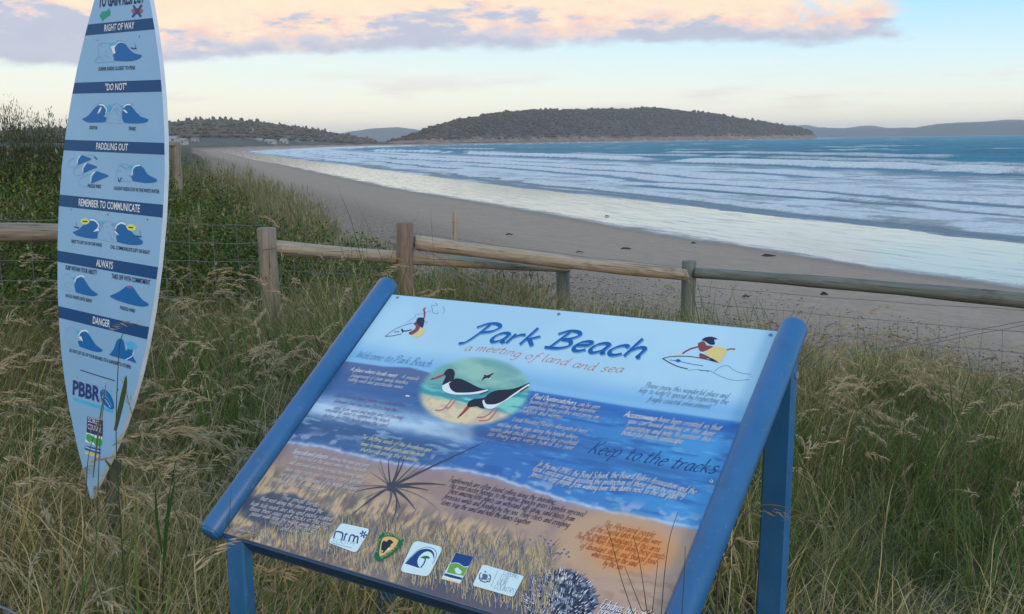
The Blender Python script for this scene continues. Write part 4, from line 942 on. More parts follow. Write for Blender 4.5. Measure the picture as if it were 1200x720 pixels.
mb.f.append(tuple(n_o+i for i in mb.f[0][::-1])); mb.mi.append(1)
for i in range(n_o): j = (i+1) % n_o; mb.f.append((i, n_o+i, n_o+j, j)); mb.mi.append(1)
face = mb.obj('board', ['board_face', 'board_edge'], SURF); face.matrix_local = SINV @ BM
# supporting post and brackets behind
pt_ = BO+BU*.35-BN*.075; pb_ = BO+BU*-1.05-BN*.075; dd = (pt_-pb_)/np.linalg.norm(pt_-pb_); bot = pb_-dd*((pb_[2]-(gz(pb_[0], pb_[1])-.3))/dd[2])
pole_between('support_post', 'treated_post', Vector(bot.tolist()), Vector(pt_.tolist()), .023, .022, SURF, n=6)
for v in (.2, -.5):
    t = MB(); t.box((0, v, -.024), (.22, .05, .012)); o = t.obj('bracket', 'screw_steel', SURF); o.matrix_local = SINV @ BM

illb = (.42, .58, .78)
for nme, cc2 in (('sb_band', (0, 58, 116)), ('sb_blue', (6, 84, 158)), ('sb_light', (52, 148, 205)), ('sb_white', (186, 210, 238)), ('sb_line', (96, 138, 186)), ('sb_text', (10, 36, 84)), ('sb_red', (120, 70, 110)), ('sb_green', (24, 124, 122)), ('sb_dark', (40, 56, 110)), ('sb_yellow', (170, 200, 60)), ('sb_navy', (32, 48, 112)), ('sb_grass', (40, 140, 90)), ('sb_sand', (150, 160, 140))):
    ink(nme, cc2, ill=illb)
def band(vt, vb, name):
    """heading band that follows the outline"""
    vsb = np.linspace(vb, vt, 8); P = [(oc-hw(v)+.0012, v) for v in vsb] + [(oc+hw(v)-.0012, v) for v in vsb[::-1]]
    pr = Print(.0006); pr.poly(P, 'sb_band'); o = pr.obj('heading_band', face); return o
FC = {}
def ftext(txt, a_, b_, hgt, mat, par, bold=0.0, z=.0012, name='lettering', sxf=None):
    """block capitals in a flat mesh: a_ and b_ are the ends of the baseline in board coordinates"""
    cu = bpy.data.curves.new('t', 'FONT'); cu.body = txt; cu.size = 1; cu.offset = bold; cu.resolution_u = 2
    o = bpy.data.objects.new('t', cu); COL.objects.link(o); dg = bpy.context.evaluated_depsgraph_get(); dg.update()
    me = bpy.data.meshes.new_from_object(o.evaluated_get(dg)); bpy.data.objects.remove(o); bpy.data.curves.remove(cu)
    co = np.empty(len(me.vertices)*3, np.float32); me.vertices.foreach_get('co', co); co = co.reshape(-1, 3)
    x0, x1 = co[:, 0].min(), co[:, 0].max(); H = .72
    a_ = np.array(a_); b_ = np.array(b_); d = b_-a_; L = np.linalg.norm(d); d /= L; n = np.array([-d[1], d[0]])
    X_ = (co[:, 0]-x0)/(x1-x0)*L; Y_ = co[:, 1]/H*hgt
    new = np.stack([a_[0]+d[0]*X_+n[0]*Y_, a_[1]+d[1]*X_+n[1]*Y_, np.full(len(co), z)], -1).astype(np.float32)
    me.vertices.foreach_set('co', new.ravel()); me.materials.clear(); me.materials.append(MATS[mat]); me.update(); me.name = name
    return link_obj(name, me, par)
pxv = lambda x, y: B2(x, y)[1]
bands = [((140, 25.2), (143, 38.0), 'RIGHT OF WAY', (122.5, 36.3), (157.5, 32.8)), ((139, 95.4), (139, 108.8), '"DO NOT"', (123.5, 105.8), (148.5, 104.8)), ((134, 165.8), (134, 179.0), 'PADDLING OUT', (113, 174.3), (150, 175.6)),
         ((131, 234.2), (131, 248.6), 'REMEMBER TO COMMUNICATE', (92.5, 239.8+.0), (164, 247.8)), ((127, 303.6), (127, 317.6), 'ALWAYS', (113, 310.6), (132.5, 314.2)), ((122, 371.2), (122, 385.5), 'DANGER', (109, 378.2), (129, 382.9))]
for t_, b__, txt, p0_, p1_ in bands:
    vt = pxv(*t_); vb = pxv(*b__); band(vt, vb, 'heading_band')
    q0, q1 = np.array(B2(*p0_)), np.array(B2(*p1_)); yb = vb + (vt-vb)*.22; q0[1] = yb; q1[1] = yb
    ftext(txt, q0, q1, (vt-vb)*.62, 'sb_white', face, bold=.012, name='heading_lettering')
ftext('TO GAIN RESPECT', B2(115.5, 8.5), B2(169, 3.0), .040, 'sb_text', face, bold=.03, name='heading_lettering')

def zs_(s, ox, oy): return lambda *pts: BL([(ox+a/s, oy+b_/s) for a, b_ in pts])
def pict(name, items):
    pr = Print(.0010)
    for it in items:
        if it[0] == 'p': pr.poly(it[2], it[1], 2)
        elif it[0] == 'q': pr.poly(it[2], it[1])
        else: pr.stroke(crom(it[3], 4), it[2], it[1])
    pr.obj(name, face)
z1 = zs_(8, 60, 0)
pict('printed_hand', [('p', 'sb_green', z1((455, 150), (480, 110), (520, 105), (545, 80), (550, 100), (558, 130), (530, 160), (500, 175), (483, 200), (470, 175)))])
pict('printed_hand', [('p', 'sb_dark', z1((765, 60), (780, 50), (800, 80), (820, 75), (840, 45), (855, 50), (840, 90), (830, 110), (848, 150), (835, 165), (805, 130), (770, 165), (755, 155), (785, 110))), ('p', 'sb_red', z1((750, 100), (775, 80), (790, 110), (770, 130))), ('p', 'sb_red', z1((840, 80), (862, 95), (850, 125), (828, 110)))])
def foamlines(zz, pts, n=9, seed=1):
    r_ = random.Random(seed); xs_ = [p[0] for p in pts]; ys_ = [p[1] for p in pts]; out = []
    out.append(('s', 'sb_line', .0018, zz(*pts)))
    for _ in range(n):
        x = r_.uniform(min(xs_)+15, max(xs_)-25); y = r_.uniform(min(ys_)+15, max(ys_)-15); out.append(('s', 'sb_line', .0014, zz((x, y), (x+12, y-12), (x+24, y+2), (x+30, y+14))))
    return out
pict('printed_wave', foamlines(z1, [(600, 575), (415, 585), (450, 520), (440, 450), (460, 410), (540, 405)], 10) + [('q', 'sb_light', z1((540, 408), (610, 405), (590, 440), (580, 470))), ('s', 'sb_line', .002, z1((600, 420), (620, 390), (655, 380), (700, 400))),
     ('q', 'sb_white', z1((560, 440), (600, 425), (640, 395), (690, 400), (640, 420), (600, 460), (605, 500), (590, 520))), ('p', 'sb_blue', z1((592, 570), (582, 510), (605, 500), (597, 450), (625, 412), (660, 400), (700, 420), (740, 470), (790, 505), (850, 520), (820, 555), (760, 573), (680, 577))),
     ('s', 'sb_dark', .002, z1((788, 405), (792, 450))), ('s', 'sb_dark', .005, z1((750, 450), (775, 458), (800, 455))), ('s', 'sb_dark', .003, z1((432, 372), (434, 388))), ('s', 'sb_dark', .003, z1((828, 335), (830, 355)))])
z2 = zs_(8, 60, 90)
pict('printed_wave', foamlines(z2, [(520, 430), (515, 400), (545, 350), (570, 280), (600, 255), (640, 262), (665, 330), (680, 430), (520, 430)], 12, 2) + [('q', 'sb_light', z2((505, 268), (565, 270), (550, 320), (525, 335))), ('q', 'sb_light', z2((640, 268), (690, 270), (668, 300))), ('s', 'sb_line', .002, z2((430, 270), (460, 248), (500, 260))), ('s', 'sb_line', .002, z2((690, 260), (730, 245), (770, 265))),
     ('p', 'sb_blue', z2((288, 398), (350, 365), (400, 305), (440, 272), (480, 275), (515, 305), (520, 340), (490, 370), (520, 385), (505, 425), (430, 430), (340, 428))), ('p', 'sb_white', z2((435, 350), (455, 300), (475, 285), (460, 330))), ('s', 'sb_white', .005, z2((455, 265), (490, 268), (520, 310), (512, 345))),
     ('p', 'sb_blue', z2((665, 345), (680, 290), (710, 268), (750, 275), (790, 325), (840, 375), (915, 402), (870, 435), (760, 438), (690, 432), (668, 395))), ('s', 'sb_white', .005, z2((680, 290), (705, 265), (745, 262))), ('p', 'sb_white', z2((672, 310), (700, 315), (720, 345), (690, 330))), ('s', 'sb_dark', .002, z2((795, 365), (825, 350)))])
z3 = zs_(8, 60, 170)
def smallwave(ox, oy, s_=1.0, L=1.0):
    f_ = lambda *pts: z3(*[(ox+a*s_, oy+b_*s_) for a, b_ in pts])
    return [('q', 'sb_light', f_((0, 0), (55, -5), (30, 30))), ('p', 'sb_blue', f_((20, 60), (25, 25), (55, -22), (90, -12), (150, 12), (100, 35), (20, 70))), ('s', 'sb_white', .0045, f_((15, 50), (15, 15), (45, -20))), ('s', 'sb_line', .0016, f_((-5, 0), (-60, 30), (-75, 70), (-40, 95), (20, 75)))]
pict('printed_wave', smallwave(232, 120) + smallwave(285, 195) + smallwave(355, 275, 1.25) + [('s', 'sb_line', .002, z3((325, 100), (370, 95), (410, 115))), ('s', 'sb_dark', .005, z3((405, 112), (432, 135)))])
pict('printed_wave', foamlines(z3, [(765, 340), (615, 335), (610, 280), (640, 190), (680, 178), (725, 190)], 10, 4) + [('q', 'sb_light', z3((722, 192), (790, 190), (755, 245))), ('s', 'sb_line', .002, z3((790, 190), (820, 176), (850, 190))), ('p', 'sb_blue', z3((768, 340), (752, 295), (775, 280), (768, 240), (795, 205), (830, 195), (870, 220), (910, 280), (995, 325), (970, 352), (880, 358))), ('s', 'sb_white', .005, z3((760, 280), (765, 235), (790, 200), (835, 190))),
     ('s', 'sb_navy', .005, z3((630, 310), (640, 345), (662, 305)))])
z5 = zs_(8, 60, 240)
pict('printed_wave', foamlines(z5, [(435, 320), (440, 270), (470, 220), (500, 165), (560, 160), (590, 220), (612, 350), (435, 320)], 12, 5) + [('q', 'sb_light', z5((430, 155), (505, 155), (470, 195))), ('q', 'sb_light', z5((565, 170), (620, 172), (600, 200))), ('s', 'sb_line', .002, z5((350, 150), (385, 122), (430, 145))), ('s', 'sb_line', .002, z5((620, 170), (655, 152), (700, 170))),
     ('p', 'sb_blue', z5((202, 258), (260, 232), (310, 185), (370, 150), (410, 155), (445, 200), (450, 240), (435, 265), (430, 318), (330, 312), (240, 290))), ('s', 'sb_white', .006, z5((365, 142), (410, 148), (445, 190), (440, 220))), ('q', 'sb_white', z5((395, 255), (440, 215), (455, 245))),
     ('p', 'sb_blue', z5((620, 350), (610, 290), (640, 285), (600, 235), (625, 190), (665, 175), (710, 210), (780, 280), (862, 345), (830, 378), (720, 375))), ('s', 'sb_white', .006, z5((605, 230), (620, 192), (660, 172), (700, 185))), ('q', 'sb_white', z5((600, 240), (635, 285), (605, 270))),
     ('p', 'sb_yellow', z5((275, 158), (290, 135), (325, 130), (362, 155), (340, 182), (300, 185))), ('p', 'sb_yellow', z5((705, 210), (720, 190), (760, 185), (800, 215), (780, 245), (730, 240))), ('s', 'sb_dark', .005, z5((295, 158), (342, 160))), ('s', 'sb_dark', .005, z5((728, 212), (772, 218))),
     ('s', 'sb_navy', .002, z5((236, 165), (238, 205))), ('s', 'sb_navy', .005, z5((218, 210), (262, 218))), ('s', 'sb_navy', .002, z5((834, 240), (836, 290))), ('s', 'sb_navy', .005, z5((795, 295), (848, 303))), ('s', 'sb_navy', .005, z5((530, 85), (532, 100))), ('s', 'sb_navy', .005, z5((902, 132), (904, 148))), ('s', 'sb_navy', .003, z5((188, 38), (190, 55)))])
z6b = zs_(8, 60, 310)
pict('printed_wave', [('q', 'sb_light', z6b((185, 120), (250, 115), (220, 155))), ('s', 'sb_line', .0018, z6b((185, 100), (130, 90), (110, 150))), ('s', 'sb_line', .0016, z6b((215, 255), (130, 240), (90, 190))), ('s', 'sb_line', .0014, z6b((200, 180), (150, 170), (120, 200), (170, 220))),
     ('p', 'sb_blue', z6b((232, 262), (222, 215), (222, 165), (250, 125), (290, 118), (325, 160), (375, 235), (440, 278), (400, 300), (310, 285))), ('s', 'sb_white', .006, z6b((222, 168), (240, 125), (285, 108), (310, 122)))])
pict('printed_wave', [('p', 'sb_blue', z6b((550, 295), (620, 265), (680, 225), (720, 200), (765, 210), (810, 275), (860, 335), (920, 375), (870, 398), (760, 380), (640, 345), (570, 315))), ('s', 'sb_red', .006, z6b((710, 206), (760, 222)))])
z7b = zs_(8, 60, 370)
pict('printed_wave', [('q', 'sb_light', z7b((225, 130), (285, 140), (245, 180))), ('s', 'sb_line', .0018, z7b((225, 120), (160, 110), (140, 170))), ('s', 'sb_line', .0016, z7b((260, 290), (170, 265), (120, 200))), ('p', 'sb_blue', z7b((268, 292), (252, 235), (300, 240), (265, 195), (290, 158), (325, 150), (365, 190), (420, 275), (485, 325), (440, 343), (350, 320))), ('s', 'sb_white', .006, z7b((258, 190), (280, 152), (320, 140), (350, 155))), ('q', 'sb_white', z7b((255, 200), (300, 245), (285, 195)))])
pict('printed_wave', [('p', 'sb_blue', z7b((545, 370), (590, 310), (610, 250), (640, 215), (680, 235), (700, 330), (720, 310), (765, 320), (760, 370), (800, 445), (740, 425), (640, 398))), ('p', 'sb_light', z7b((700, 250), (750, 240), (795, 275), (800, 305), (740, 320), (715, 290))), ('s', 'sb_white', .003, z7b((700, 415), (760, 380), (780, 340)))])
caps = [('SURFER INSIDE CLOSEST TO PEAK', z1, (445, 665), (790, 652), .0125), ('DROP IN', z2, (360, 492), (432, 496), .0125), ('SNAKE', z2, (728, 500), (792, 507), .0125), ('PADDLE WIDE', z3, (345, 398), (468, 407), .0125), ('CAUGHT INSIDE STAY IN THE WHITE WATER', z3, (588, 420), (1015, 455), .0125),
        ('FIRST TO GET UP ON THE WAVE', z5, (192, 358), (475, 396), .0125), ('CALL COMMUNICATE LEFT OR RIGHT', z5, (555, 410), (925, 466), .0125), ('SURF WITHIN YOUR ABILITY', z6b, (135, 48), (430, 98), .0165), ('TAKE OFF WITH COMMITMENT', z6b, (568, 130), (928, 192), .0165), ('NO GO WAVES UNTIL READY', z6b, (138, 305), (385, 360), .0125), ('PADDLE HARD', z6b, (648, 420), (788, 453), .0125),
        ('DO NOT LET GO OF YOUR BOARD. ITS A DANGER TO OTHERS', z7b, (172, 338), (748, 500), .0125)]
for txt, zz, a_, b_, h in caps: ftext(txt, zz(a_)[0], zz(b_)[0], h, 'sb_text', face, bold=.022, name='caption_lettering')
z8 = zs_(4.8, 60, 440)
ftext('PBBR', z8((121, 105))[0], z8((275, 148))[0], .052, 'sb_navy', face, bold=.035, name='logo_lettering')
pict('printed_logo', [('s', 'sb_line', .002, z8((148, 36), (270, 62), (345, 90))), ('s', 'sb_navy', .0035, z7b((275, 510), (430, 560), (600, 612))), ('p', 'sb_blue', z8((275, 95), (290, 78), (320, 92), (345, 130), (355, 185), (330, 188), (300, 165), (282, 135))), ('s', 'sb_light', .003, z8((290, 110), (320, 130), (345, 175))), ('s', 'sb_white', .002, z8((288, 120), (312, 145), (335, 182))),
     ('q', 'sb_light', z8((126, 123), (350, 195), (348, 212), (125, 142))), ('s', 'sb_navy', .003, z8((148, 8), (150, 16))), ('s', 'sb_navy', .004, z8((375, 76), (377, 86)))])
pict('printed_logo', [('q', 'sb_navy', z8((205, 230), (292, 255), (290, 345), (200, 320))), ('q', 'sb_white', z8((199, 322), (289, 347), (284, 400), (193, 375))), ('p', 'sb_grass', z8((198, 360), (200, 330), (225, 335), (255, 355), (285, 358), (282, 400), (225, 385))), ('q', 'sb_white', z8((220, 370), (240, 378), (250, 395), (225, 388))),
     ('q', 'sb_blue', z8((195, 395), (282, 415), (278, 445), (190, 418))), ('s', 'sb_white', .003, z8((195, 403), (235, 418), (280, 428))), ('q', 'sb_sand', z8((190, 422), (278, 448), (275, 468), (192, 442)))])
ftext('SORELL', z8((210, 262))[0], z8((285, 284))[0], .020, 'sb_white', face, z=.0016, name='logo_lettering'); ftext('COUNCIL', z8((208, 300))[0], z8((285, 324))[0], .020, 'sb_white', face, z=.0016, name='logo_lettering')
# ================================================================== plants
def leaf_mat(name, rough=.6, trans=.25, fade=None):
    m, b = new_mat(name); link(attr('col'), b.inputs['Base Color']); b.inputs['Roughness'].default_value = rough; b.inputs['Specular IOR Level'].default_value = .07
    if trans:
        nt = m.node_tree; tr = nt.nodes.new('ShaderNodeBsdfTranslucent'); link(attr('col'), tr.inputs['Color']); mxs = nt.nodes.new('ShaderNodeMixShader'); mxs.inputs[0].default_value = trans
        out = nt.nodes['Material Output']; nt.links.new(b.outputs[0], mxs.inputs[1]); nt.links.new(tr.outputs[0], mxs.inputs[2]); nt.links.new(mxs.outputs[0], out.inputs['Surface'])
    return m
leaf_mat('grass_blade', .55, .25); leaf_mat('dry_straw', .7, .2); leaf_mat('shrub_leaf', .5, .15)
pbr('bark', (.12, .09, .065), .9, .3, 20)

def blades(root, L, phi, th0, kap, wd, col, K=5, tipw=.0):
    """ribbons: root (N,3), length, bend heading, start lean, curl, width, colour (N,3)"""
    N = len(root); t = np.linspace(0, 1, K)[None]
    ang = th0[:, None] + kap[:, None]*t**1.3; ds = L[:, None]/(K-1)
    h = np.concatenate([np.zeros((N, 1)), np.cumsum(np.sin((ang[:, 1:]+ang[:, :-1])/2)*ds, 1)], 1)
    z = np.concatenate([np.zeros((N, 1)), np.cumsum(np.cos((ang[:, 1:]+ang[:, :-1])/2)*ds, 1)], 1)
    wob = phi[:, None] + (rng.random((N, 1))-.5)*.9*t
    cx = root[:, 0:1]+h*np.sin(wob); cy = root[:, 1:2]+h*np.cos(wob); cz = root[:, 2:3]+z
    tw = wob+math.pi/2+(rng.random((N, 1))-.5)*1.6
    w_ = wd[:, None]*np.maximum(tipw, (1-t)**.6)*.5*np.minimum(1, .55+2*t)
    sx_ = np.sin(tw)*w_; sy_ = np.cos(tw)*w_
    Lf = np.stack([cx-sx_, cy-sy_, cz], -1); Rr_ = np.stack([cx+sx_, cy+sy_, cz+w_*.4], -1)
    V = np.empty((N, 2*(K-1)+1, 3)); V[:, 0:2*(K-1):2] = Lf[:, :-1]; V[:, 1:2*(K-1):2] = Rr_[:, :-1]; V[:, -1] = (Lf[:, -1]+Rr_[:, -1])/2
    n = 2*(K-1)+1; q = np.array([(2*i, 2*i+1, 2*i+3, 2*i+2) for i in range(K-2)]); tr = np.array([[2*(K-2), 2*(K-2)+1, n-1]])
    off = (np.arange(N)*n)[:, None, None]
    tipc = np.repeat(col[:, None, :], n, 1); return V.reshape(-1, 3), (q[None]+off).reshape(-1, 4), (tr[None]+off).reshape(-1, 3), tipc.reshape(-1, 3), np.stack([cx[:, -1], cy[:, -1], cz[:, -1]], -1), ang[:, -1], wob[:, -1]

def gpos(n, y0, y1, pw=1.0, spread=.56, extra=1.2):
    y = y0+(y1-y0)*rng.random(n)**pw; x = (rng.random(n)*2-1)*(spread*y+extra); return x, y
def to_uv(x, y):                                  # footprint of the panel on the ground
    q = np.stack([x-PO[0], y-PO[1]], -1); return q@Rv[:2], -(q@Bv[:2])/math.cos(tilt)
def near_seg(x, y, a, b_):
    a = np.array(a); d = np.array(b_)-a; q = np.stack([x, y], -1)-a; t = np.clip(q@d/(d@d), 0, 1); e = q-t[:, None]*d; return np.hypot(e[:, 0], e[:, 1])

def grass(name, n, label, mat, lens, cols, width, kap, y0=1.5, y1=10.5, pw=.8, tuft=14, patch=None, lean=.25, K=5, spread=.56, wind=.9):
    nt = n//tuft; tx, ty = gpos(nt, y0, y1, pw, spread)
    V_ = sdist(VEG, tx, ty); pn = fbm(tx*.9+3, ty*.9+8, 4)
    keep = (V_ + (pn-.5)*2.2 > .15); keep &= rng.random(nt) < np.clip((V_+1.2)/1.8, .15, 1); keep &= ~((ty > 7.7) & (tx < -.8) & (V_ > 1.4) & (rng.random(nt) < .8))
    if patch is not None: keep &= rng.random(nt) < patch(tx, ty)
    tx, ty = tx[keep], ty[keep]; nt = len(tx)
    tl = .45+1.1*fbm(tx*1.5+20, ty*1.5, 3); thd = rng.random(nt)*6.283; tcol = rng.random(nt); ph = (fbm(tx*.5, ty*.5+30, 3)-.5)*5+wind
    i = np.repeat(np.arange(nt), tuft); N = len(i); r = np.abs(rng.normal(0, .045, N)); a = rng.random(N)*6.283
    x = tx[i]+r*np.sin(a); y = ty[i]+r*np.cos(a)
    L = (lens[0]+(lens[1]-lens[0])*rng.random(N))*tl[i]*(1+np.interp(y, [3, 4.5, 5.6, 6.9, 7.3], [0, .15, .6, .8, .5])*np.clip(.5-x, 0, 1))*np.interp(x/y, [.0, .12, .5], [1, .92, .82])
    u, v = to_uv(x, y); und = (u > -.08) & (u < 1.28) & (v > -.02) & (v < PH+.12)
    cap_ = (.40+np.clip(PH-v, 0, PH)*.50); L = np.where(und, np.minimum(L, cap_*rng.uniform(.6, 1.05, N)), L)
    z = ground_z(x, y)[0]-.01
    ph_ = a*.5*0 + np.where(rng.random(N) < .55, ph[i]+rng.normal(0, .6, N), a)
    c0, c1 = np.array(cols[0]), np.array(cols[1]); pt = np.clip(sst(fbm(tx*.8+70, ty*.8+11, 4), .38, .62)+np.interp(tx/ty, [-.5, -.3, -.05, .15, .5], [.35, .1, .1, -.2, -.25]), 0, 1); m_ = np.clip(tcol[i]*.3+rng.random(N)*.3+pt[i]*.5, 0, 1)[:, None]; GK = .92; col = (c0*(1-m_)+c1*m_)*(.75+.5*rng.random((N, 1)))*GK
    if len(cols) > 2: dd_ = rng.random(N) < .05+.45*pt[i]; col[dd_] = GK*np.array(cols[2])*(.7+.6*rng.random((dd_.sum(), 1)))
    res = blades(np.stack([x, y, z], -1), L, ph_, np.abs(rng.normal(0, lean, N)), kap[0]+(kap[1]-kap[0])*rng.random(N), width[0]+(width[1]-width[0])*rng.random(N), col, K)
    me = mesh_np(name, res[0], res[1], res[2], mat=mat); vcol(me, res[3]); link_obj(name, me, kind='stuff', label=label)
    return res, L

G = [(.070, .115, .020), (.22, .215, .058), (.62, .48, .23)]
grass('dune_grass', 66000, 'dense tangled green dune grass covering the foreground', 'grass_blade', (.24, .55), G, (.0030, .0062), (.5, 2.2), pw=.85)
grass('fine_grass', 54000, 'fine bent grey green grass stems mixed through the dune grass', 'grass_blade', (.28, .62), [(.21, .20, .07), (.42, .35, .16), (.64, .51, .28)], (.0022, .0046), (.9, 3.0), pw=.85, lean=.4)
grass('broad_grass', 9500, 'clumps of broad dark green marram blades', 'grass_blade', (.40, .80), [(.060, .125, .024), (.11, .19, .045)], (.0055, .0095), (.2, 1.2), patch=lambda x, y: np.clip((fbm(x*1.2+50, y*1.2, 3)-.46)*5, 0, 1), tuft=9, lean=.45, K=6)
grass('edge_grass', 12000, 'upright wispy grass along the sandy edge of the dune', 'grass_blade', (.25, .50), [(.14, .17, .055), (.28, .27, .13), (.48, .41, .24)], (.003, .006), (.3, 1.2), y0=6, y1=16, pw=1, patch=lambda x, y: np.clip(1.4-np.abs(sdist(VEG, x, y)-.6)*.7, 0, 1))
# ground litter of dead straw
grass('straw_litter', 26000, 'matted dead straw lying low among the grass', 'dry_straw', (.22, .52), [(.32, .25, .13), (.52, .42, .24)], (.002, .0045), (.5, 1.2), lean=1.1, K=4)

def straws(x, y):                                 # where the seeding grass stands thick
    d = ray(0, 0); px_ = 600+F*x/(y*cp+1.4*sp)
    left = np.exp(-(((px_-40)/120)**2)) ; mid = np.exp(-(((px_-290)/140)**2))*np.clip((y-3.6)/1.5, 0, 1); rt = np.exp(-(((px_-1080)/200)**2))*np.clip((y-3.5), 0, 1)*.28
    return np.clip(left+mid+rt+.08, 0, 1)*np.where((y > 6.9) & (x < 0), .12, 1)
res, L = grass('seed_stalks', 8000, 'pale straw seeding grass stalks that bend over at the tip', 'dry_straw', (.42, .74), [(.28, .24, .13), (.42, .35, .20)], (.0018, .0028), (1.0, 2.3), patch=straws, tuft=6, lean=.25, K=6, pw=.8)
def heads(name, tips, ang, phi, label, per=26, size=(.026, .048), L0=.17, cols=((.36, .285, .165), (.56, .45, .28)), mat='dry_straw', parent=None, kind='stuff'):
    """drooping oat-like panicles: narrow spikelets hung along the last stretch of each stalk"""
    N = len(tips); i = np.repeat(np.arange(N), per); t = np.tile(np.linspace(0, 1, per), N)
    a = ang[i]+t*.5; back = L0*(1-t)
    px_ = tips[i, 0]-np.sin(phi[i])*np.sin(a)*back; py_ = tips[i, 1]-np.cos(phi[i])*np.sin(a)*back; pz_ = tips[i, 2]-np.cos(np.minimum(a, 1.9))*back
    M_ = len(i); ln = size[0]+(size[1]-size[0])*rng.random(M_); ln *= (1.15-.4*t)
    hd = phi[i]+rng.normal(0, .28, M_); dn = (a-1.57)+rng.normal(0, .28, M_)
    d = np.stack([np.sin(hd)*np.cos(dn), np.cos(hd)*np.cos(dn), -np.sin(dn)], -1)
    o = rng.normal(0, 1, (M_, 3)); o -= (o*d).sum(1)[:, None]*d; o /= np.linalg.norm(o, axis=1)[:, None]; e = np.cross(d, o)
    P = np.stack([px_, py_, pz_], -1) + o*(1-t)[:, None]*.012*rng.random((M_, 1)); w_ = (ln*.075)[:, None]; l_ = ln[:, None]
    V = np.stack([P, P+d*l_*.35+o*w_, P+d*l_*.35-o*w_*.5+e*w_*.8, P+d*l_*.35-o*w_*.5-e*w_*.8, P+d*l_], 1)
    T = np.array([(0, 1, 2), (0, 2, 3), (0, 3, 1), (4, 2, 1), (4, 3, 2), (4, 1, 3)])[None]+(np.arange(M_)*5)[:, None, None]
    me = mesh_np(name, V.reshape(-1, 3), tris=T.reshape(-1, 3), mat=mat, smooth=False)
    c0, c1 = np.array(cols[0]), np.array(cols[1]); k = rng.random((M_, 1)); vcol(me, np.repeat(c0*(1-k)+c1*k, 5, 0))
    kw = dict(kind=kind) if kind else {}
    if label: kw['label'] = label
    return link_obj(name, me, parent, **kw)
heads('seed_heads', res[4], res[5], res[6], 'straw coloured drooping seed heads of the beach grass')

# single stalks that stand clear of the rest
def stalk(label, base_px, Y, pts, leaves=(), head=None, col=(.06, .085, .035), r=.0022, hcols=((.26, .22, .14), (.42, .36, .25)), per=20, cat='grass stalk', hl=.09):
    """pts: bearings of the stem measured in the photograph, all at the plant's own distance"""
    g = at(*base_px, Y); gb = gz(g.x, g.y)
    root = empty('grass_stalk', (g.x, g.y, gb), label, cat, 'single grass stalks in front of the signs')
    P = [at(x, y, Y+.01*i) for i, (x, y) in enumerate(pts)]
    e_ = P[0]-(P[1]-P[0])*1.2; g = (g+e_)/2 if len(pts) < 5 else g; gb = gz(g.x, g.y); root.location = (g.x, g.y, gb); P = [Vector((g.x, g.y, gb)), (Vector((g.x, g.y, gb))*.5+e_*.5)] + ([e_] if e_.z > gb else []) + P
    Q = crom([tuple(p) for p in P], 5); mb = MB(); n = len(Q); mb.tube([Vector(q)-root.location for q in Q], [r*(1-.6*i/n) for i in range(n)], 6)
    me = mb.mesh('stem', 'grass_blade', True); vcol(me, np.tile(np.array(col), (len(me.vertices), 1))); link_obj('stem', me, root)
    for lf in leaves:
        wd = lf[0]; A_ = crom([tuple(at(x, y, Y-.01)) for x, y in lf[1:]], 6); V = []; n = len(A_)
        for i, p in enumerate(A_):
            t = i/(n-1); w_ = wd*math.sin(math.pi*min(1, .12+t*.88))**.6*.5
            dr = Vector(A_[min(i+1, n-1)]-A_[max(i-1, 0)]).normalized(); sd_ = dr.cross(Vector((0, 1, 0))).normalized()
            for s_ in (-1, 0, 1): V.append(Vector(p)+sd_*w_*s_+Vector((0, .25*w_*(1-abs(s_)), 0))-root.location)
        me = mesh_np('leaf', [tuple(v) for v in V], grid_faces(n, 3), mat='grass_blade'); vcol(me, np.tile(np.array(col)*1.15, (len(V), 1))); link_obj('leaf', me, root)
    if head:
        T_ = P[-1]; h_ = np.array([(T_-root.location)]); o = heads('seed_head', h_, np.array([head[0]]), np.array([head[1]]), None, per=per, size=(.016, .030), L0=hl, cols=hcols, parent=root, kind=None)
stalk('dark upright grass stalk in front of the lower surfboard sign with a broad leaf', (142, 700), 2.75, [(143, 640), (138, 560), (136, 500), (138, 440), (141, 400), (150, 386), (165, 381)], [(.014, (135, 505), (141, 478), (146, 455), (148, 440)), (.009, (139, 570), (132, 552), (123, 538))], (1.5, 1.4), per=16)
stalk('thin stalk with pale open seed spikes crossing the right edge of the surfboard sign', (200, 640), 3.0, [(186, 560), (160, 500), (150, 468), (146, 445)], [], (.3, -.6), per=12, col=(.12, .12, .07))
stalk('short stalk with a pointed husk in front of the logo on the surfboard sign', (112, 650), 3.0, [(114, 600), (117, 520), (122, 470), (124, 452)], [(.006, (109, 560), (116, 500), (122, 462))], (.2, .4), per=8, col=(.10, .12, .06), hl=.05)
stalk('small bent seed stalk low in front of the surfboard sign tip', (98, 660), 2.9, [(100, 600), (103, 540), (112, 505), (118, 490)], [], (.6, 1.0), per=8, col=(.11, .11, .06), hl=.05)
stalk('drooping brown seed head lying across the right hand leg of the information sign', (850, 700), 2.1, [(858, 640), (872, 606), (895, 592), (925, 596), (950, 606), (970, 618)], [], (1.75, 1.5), per=34, col=(.16, .13, .09), hcols=((.20, .15, .11), (.34, .27, .19)), hl=.20)
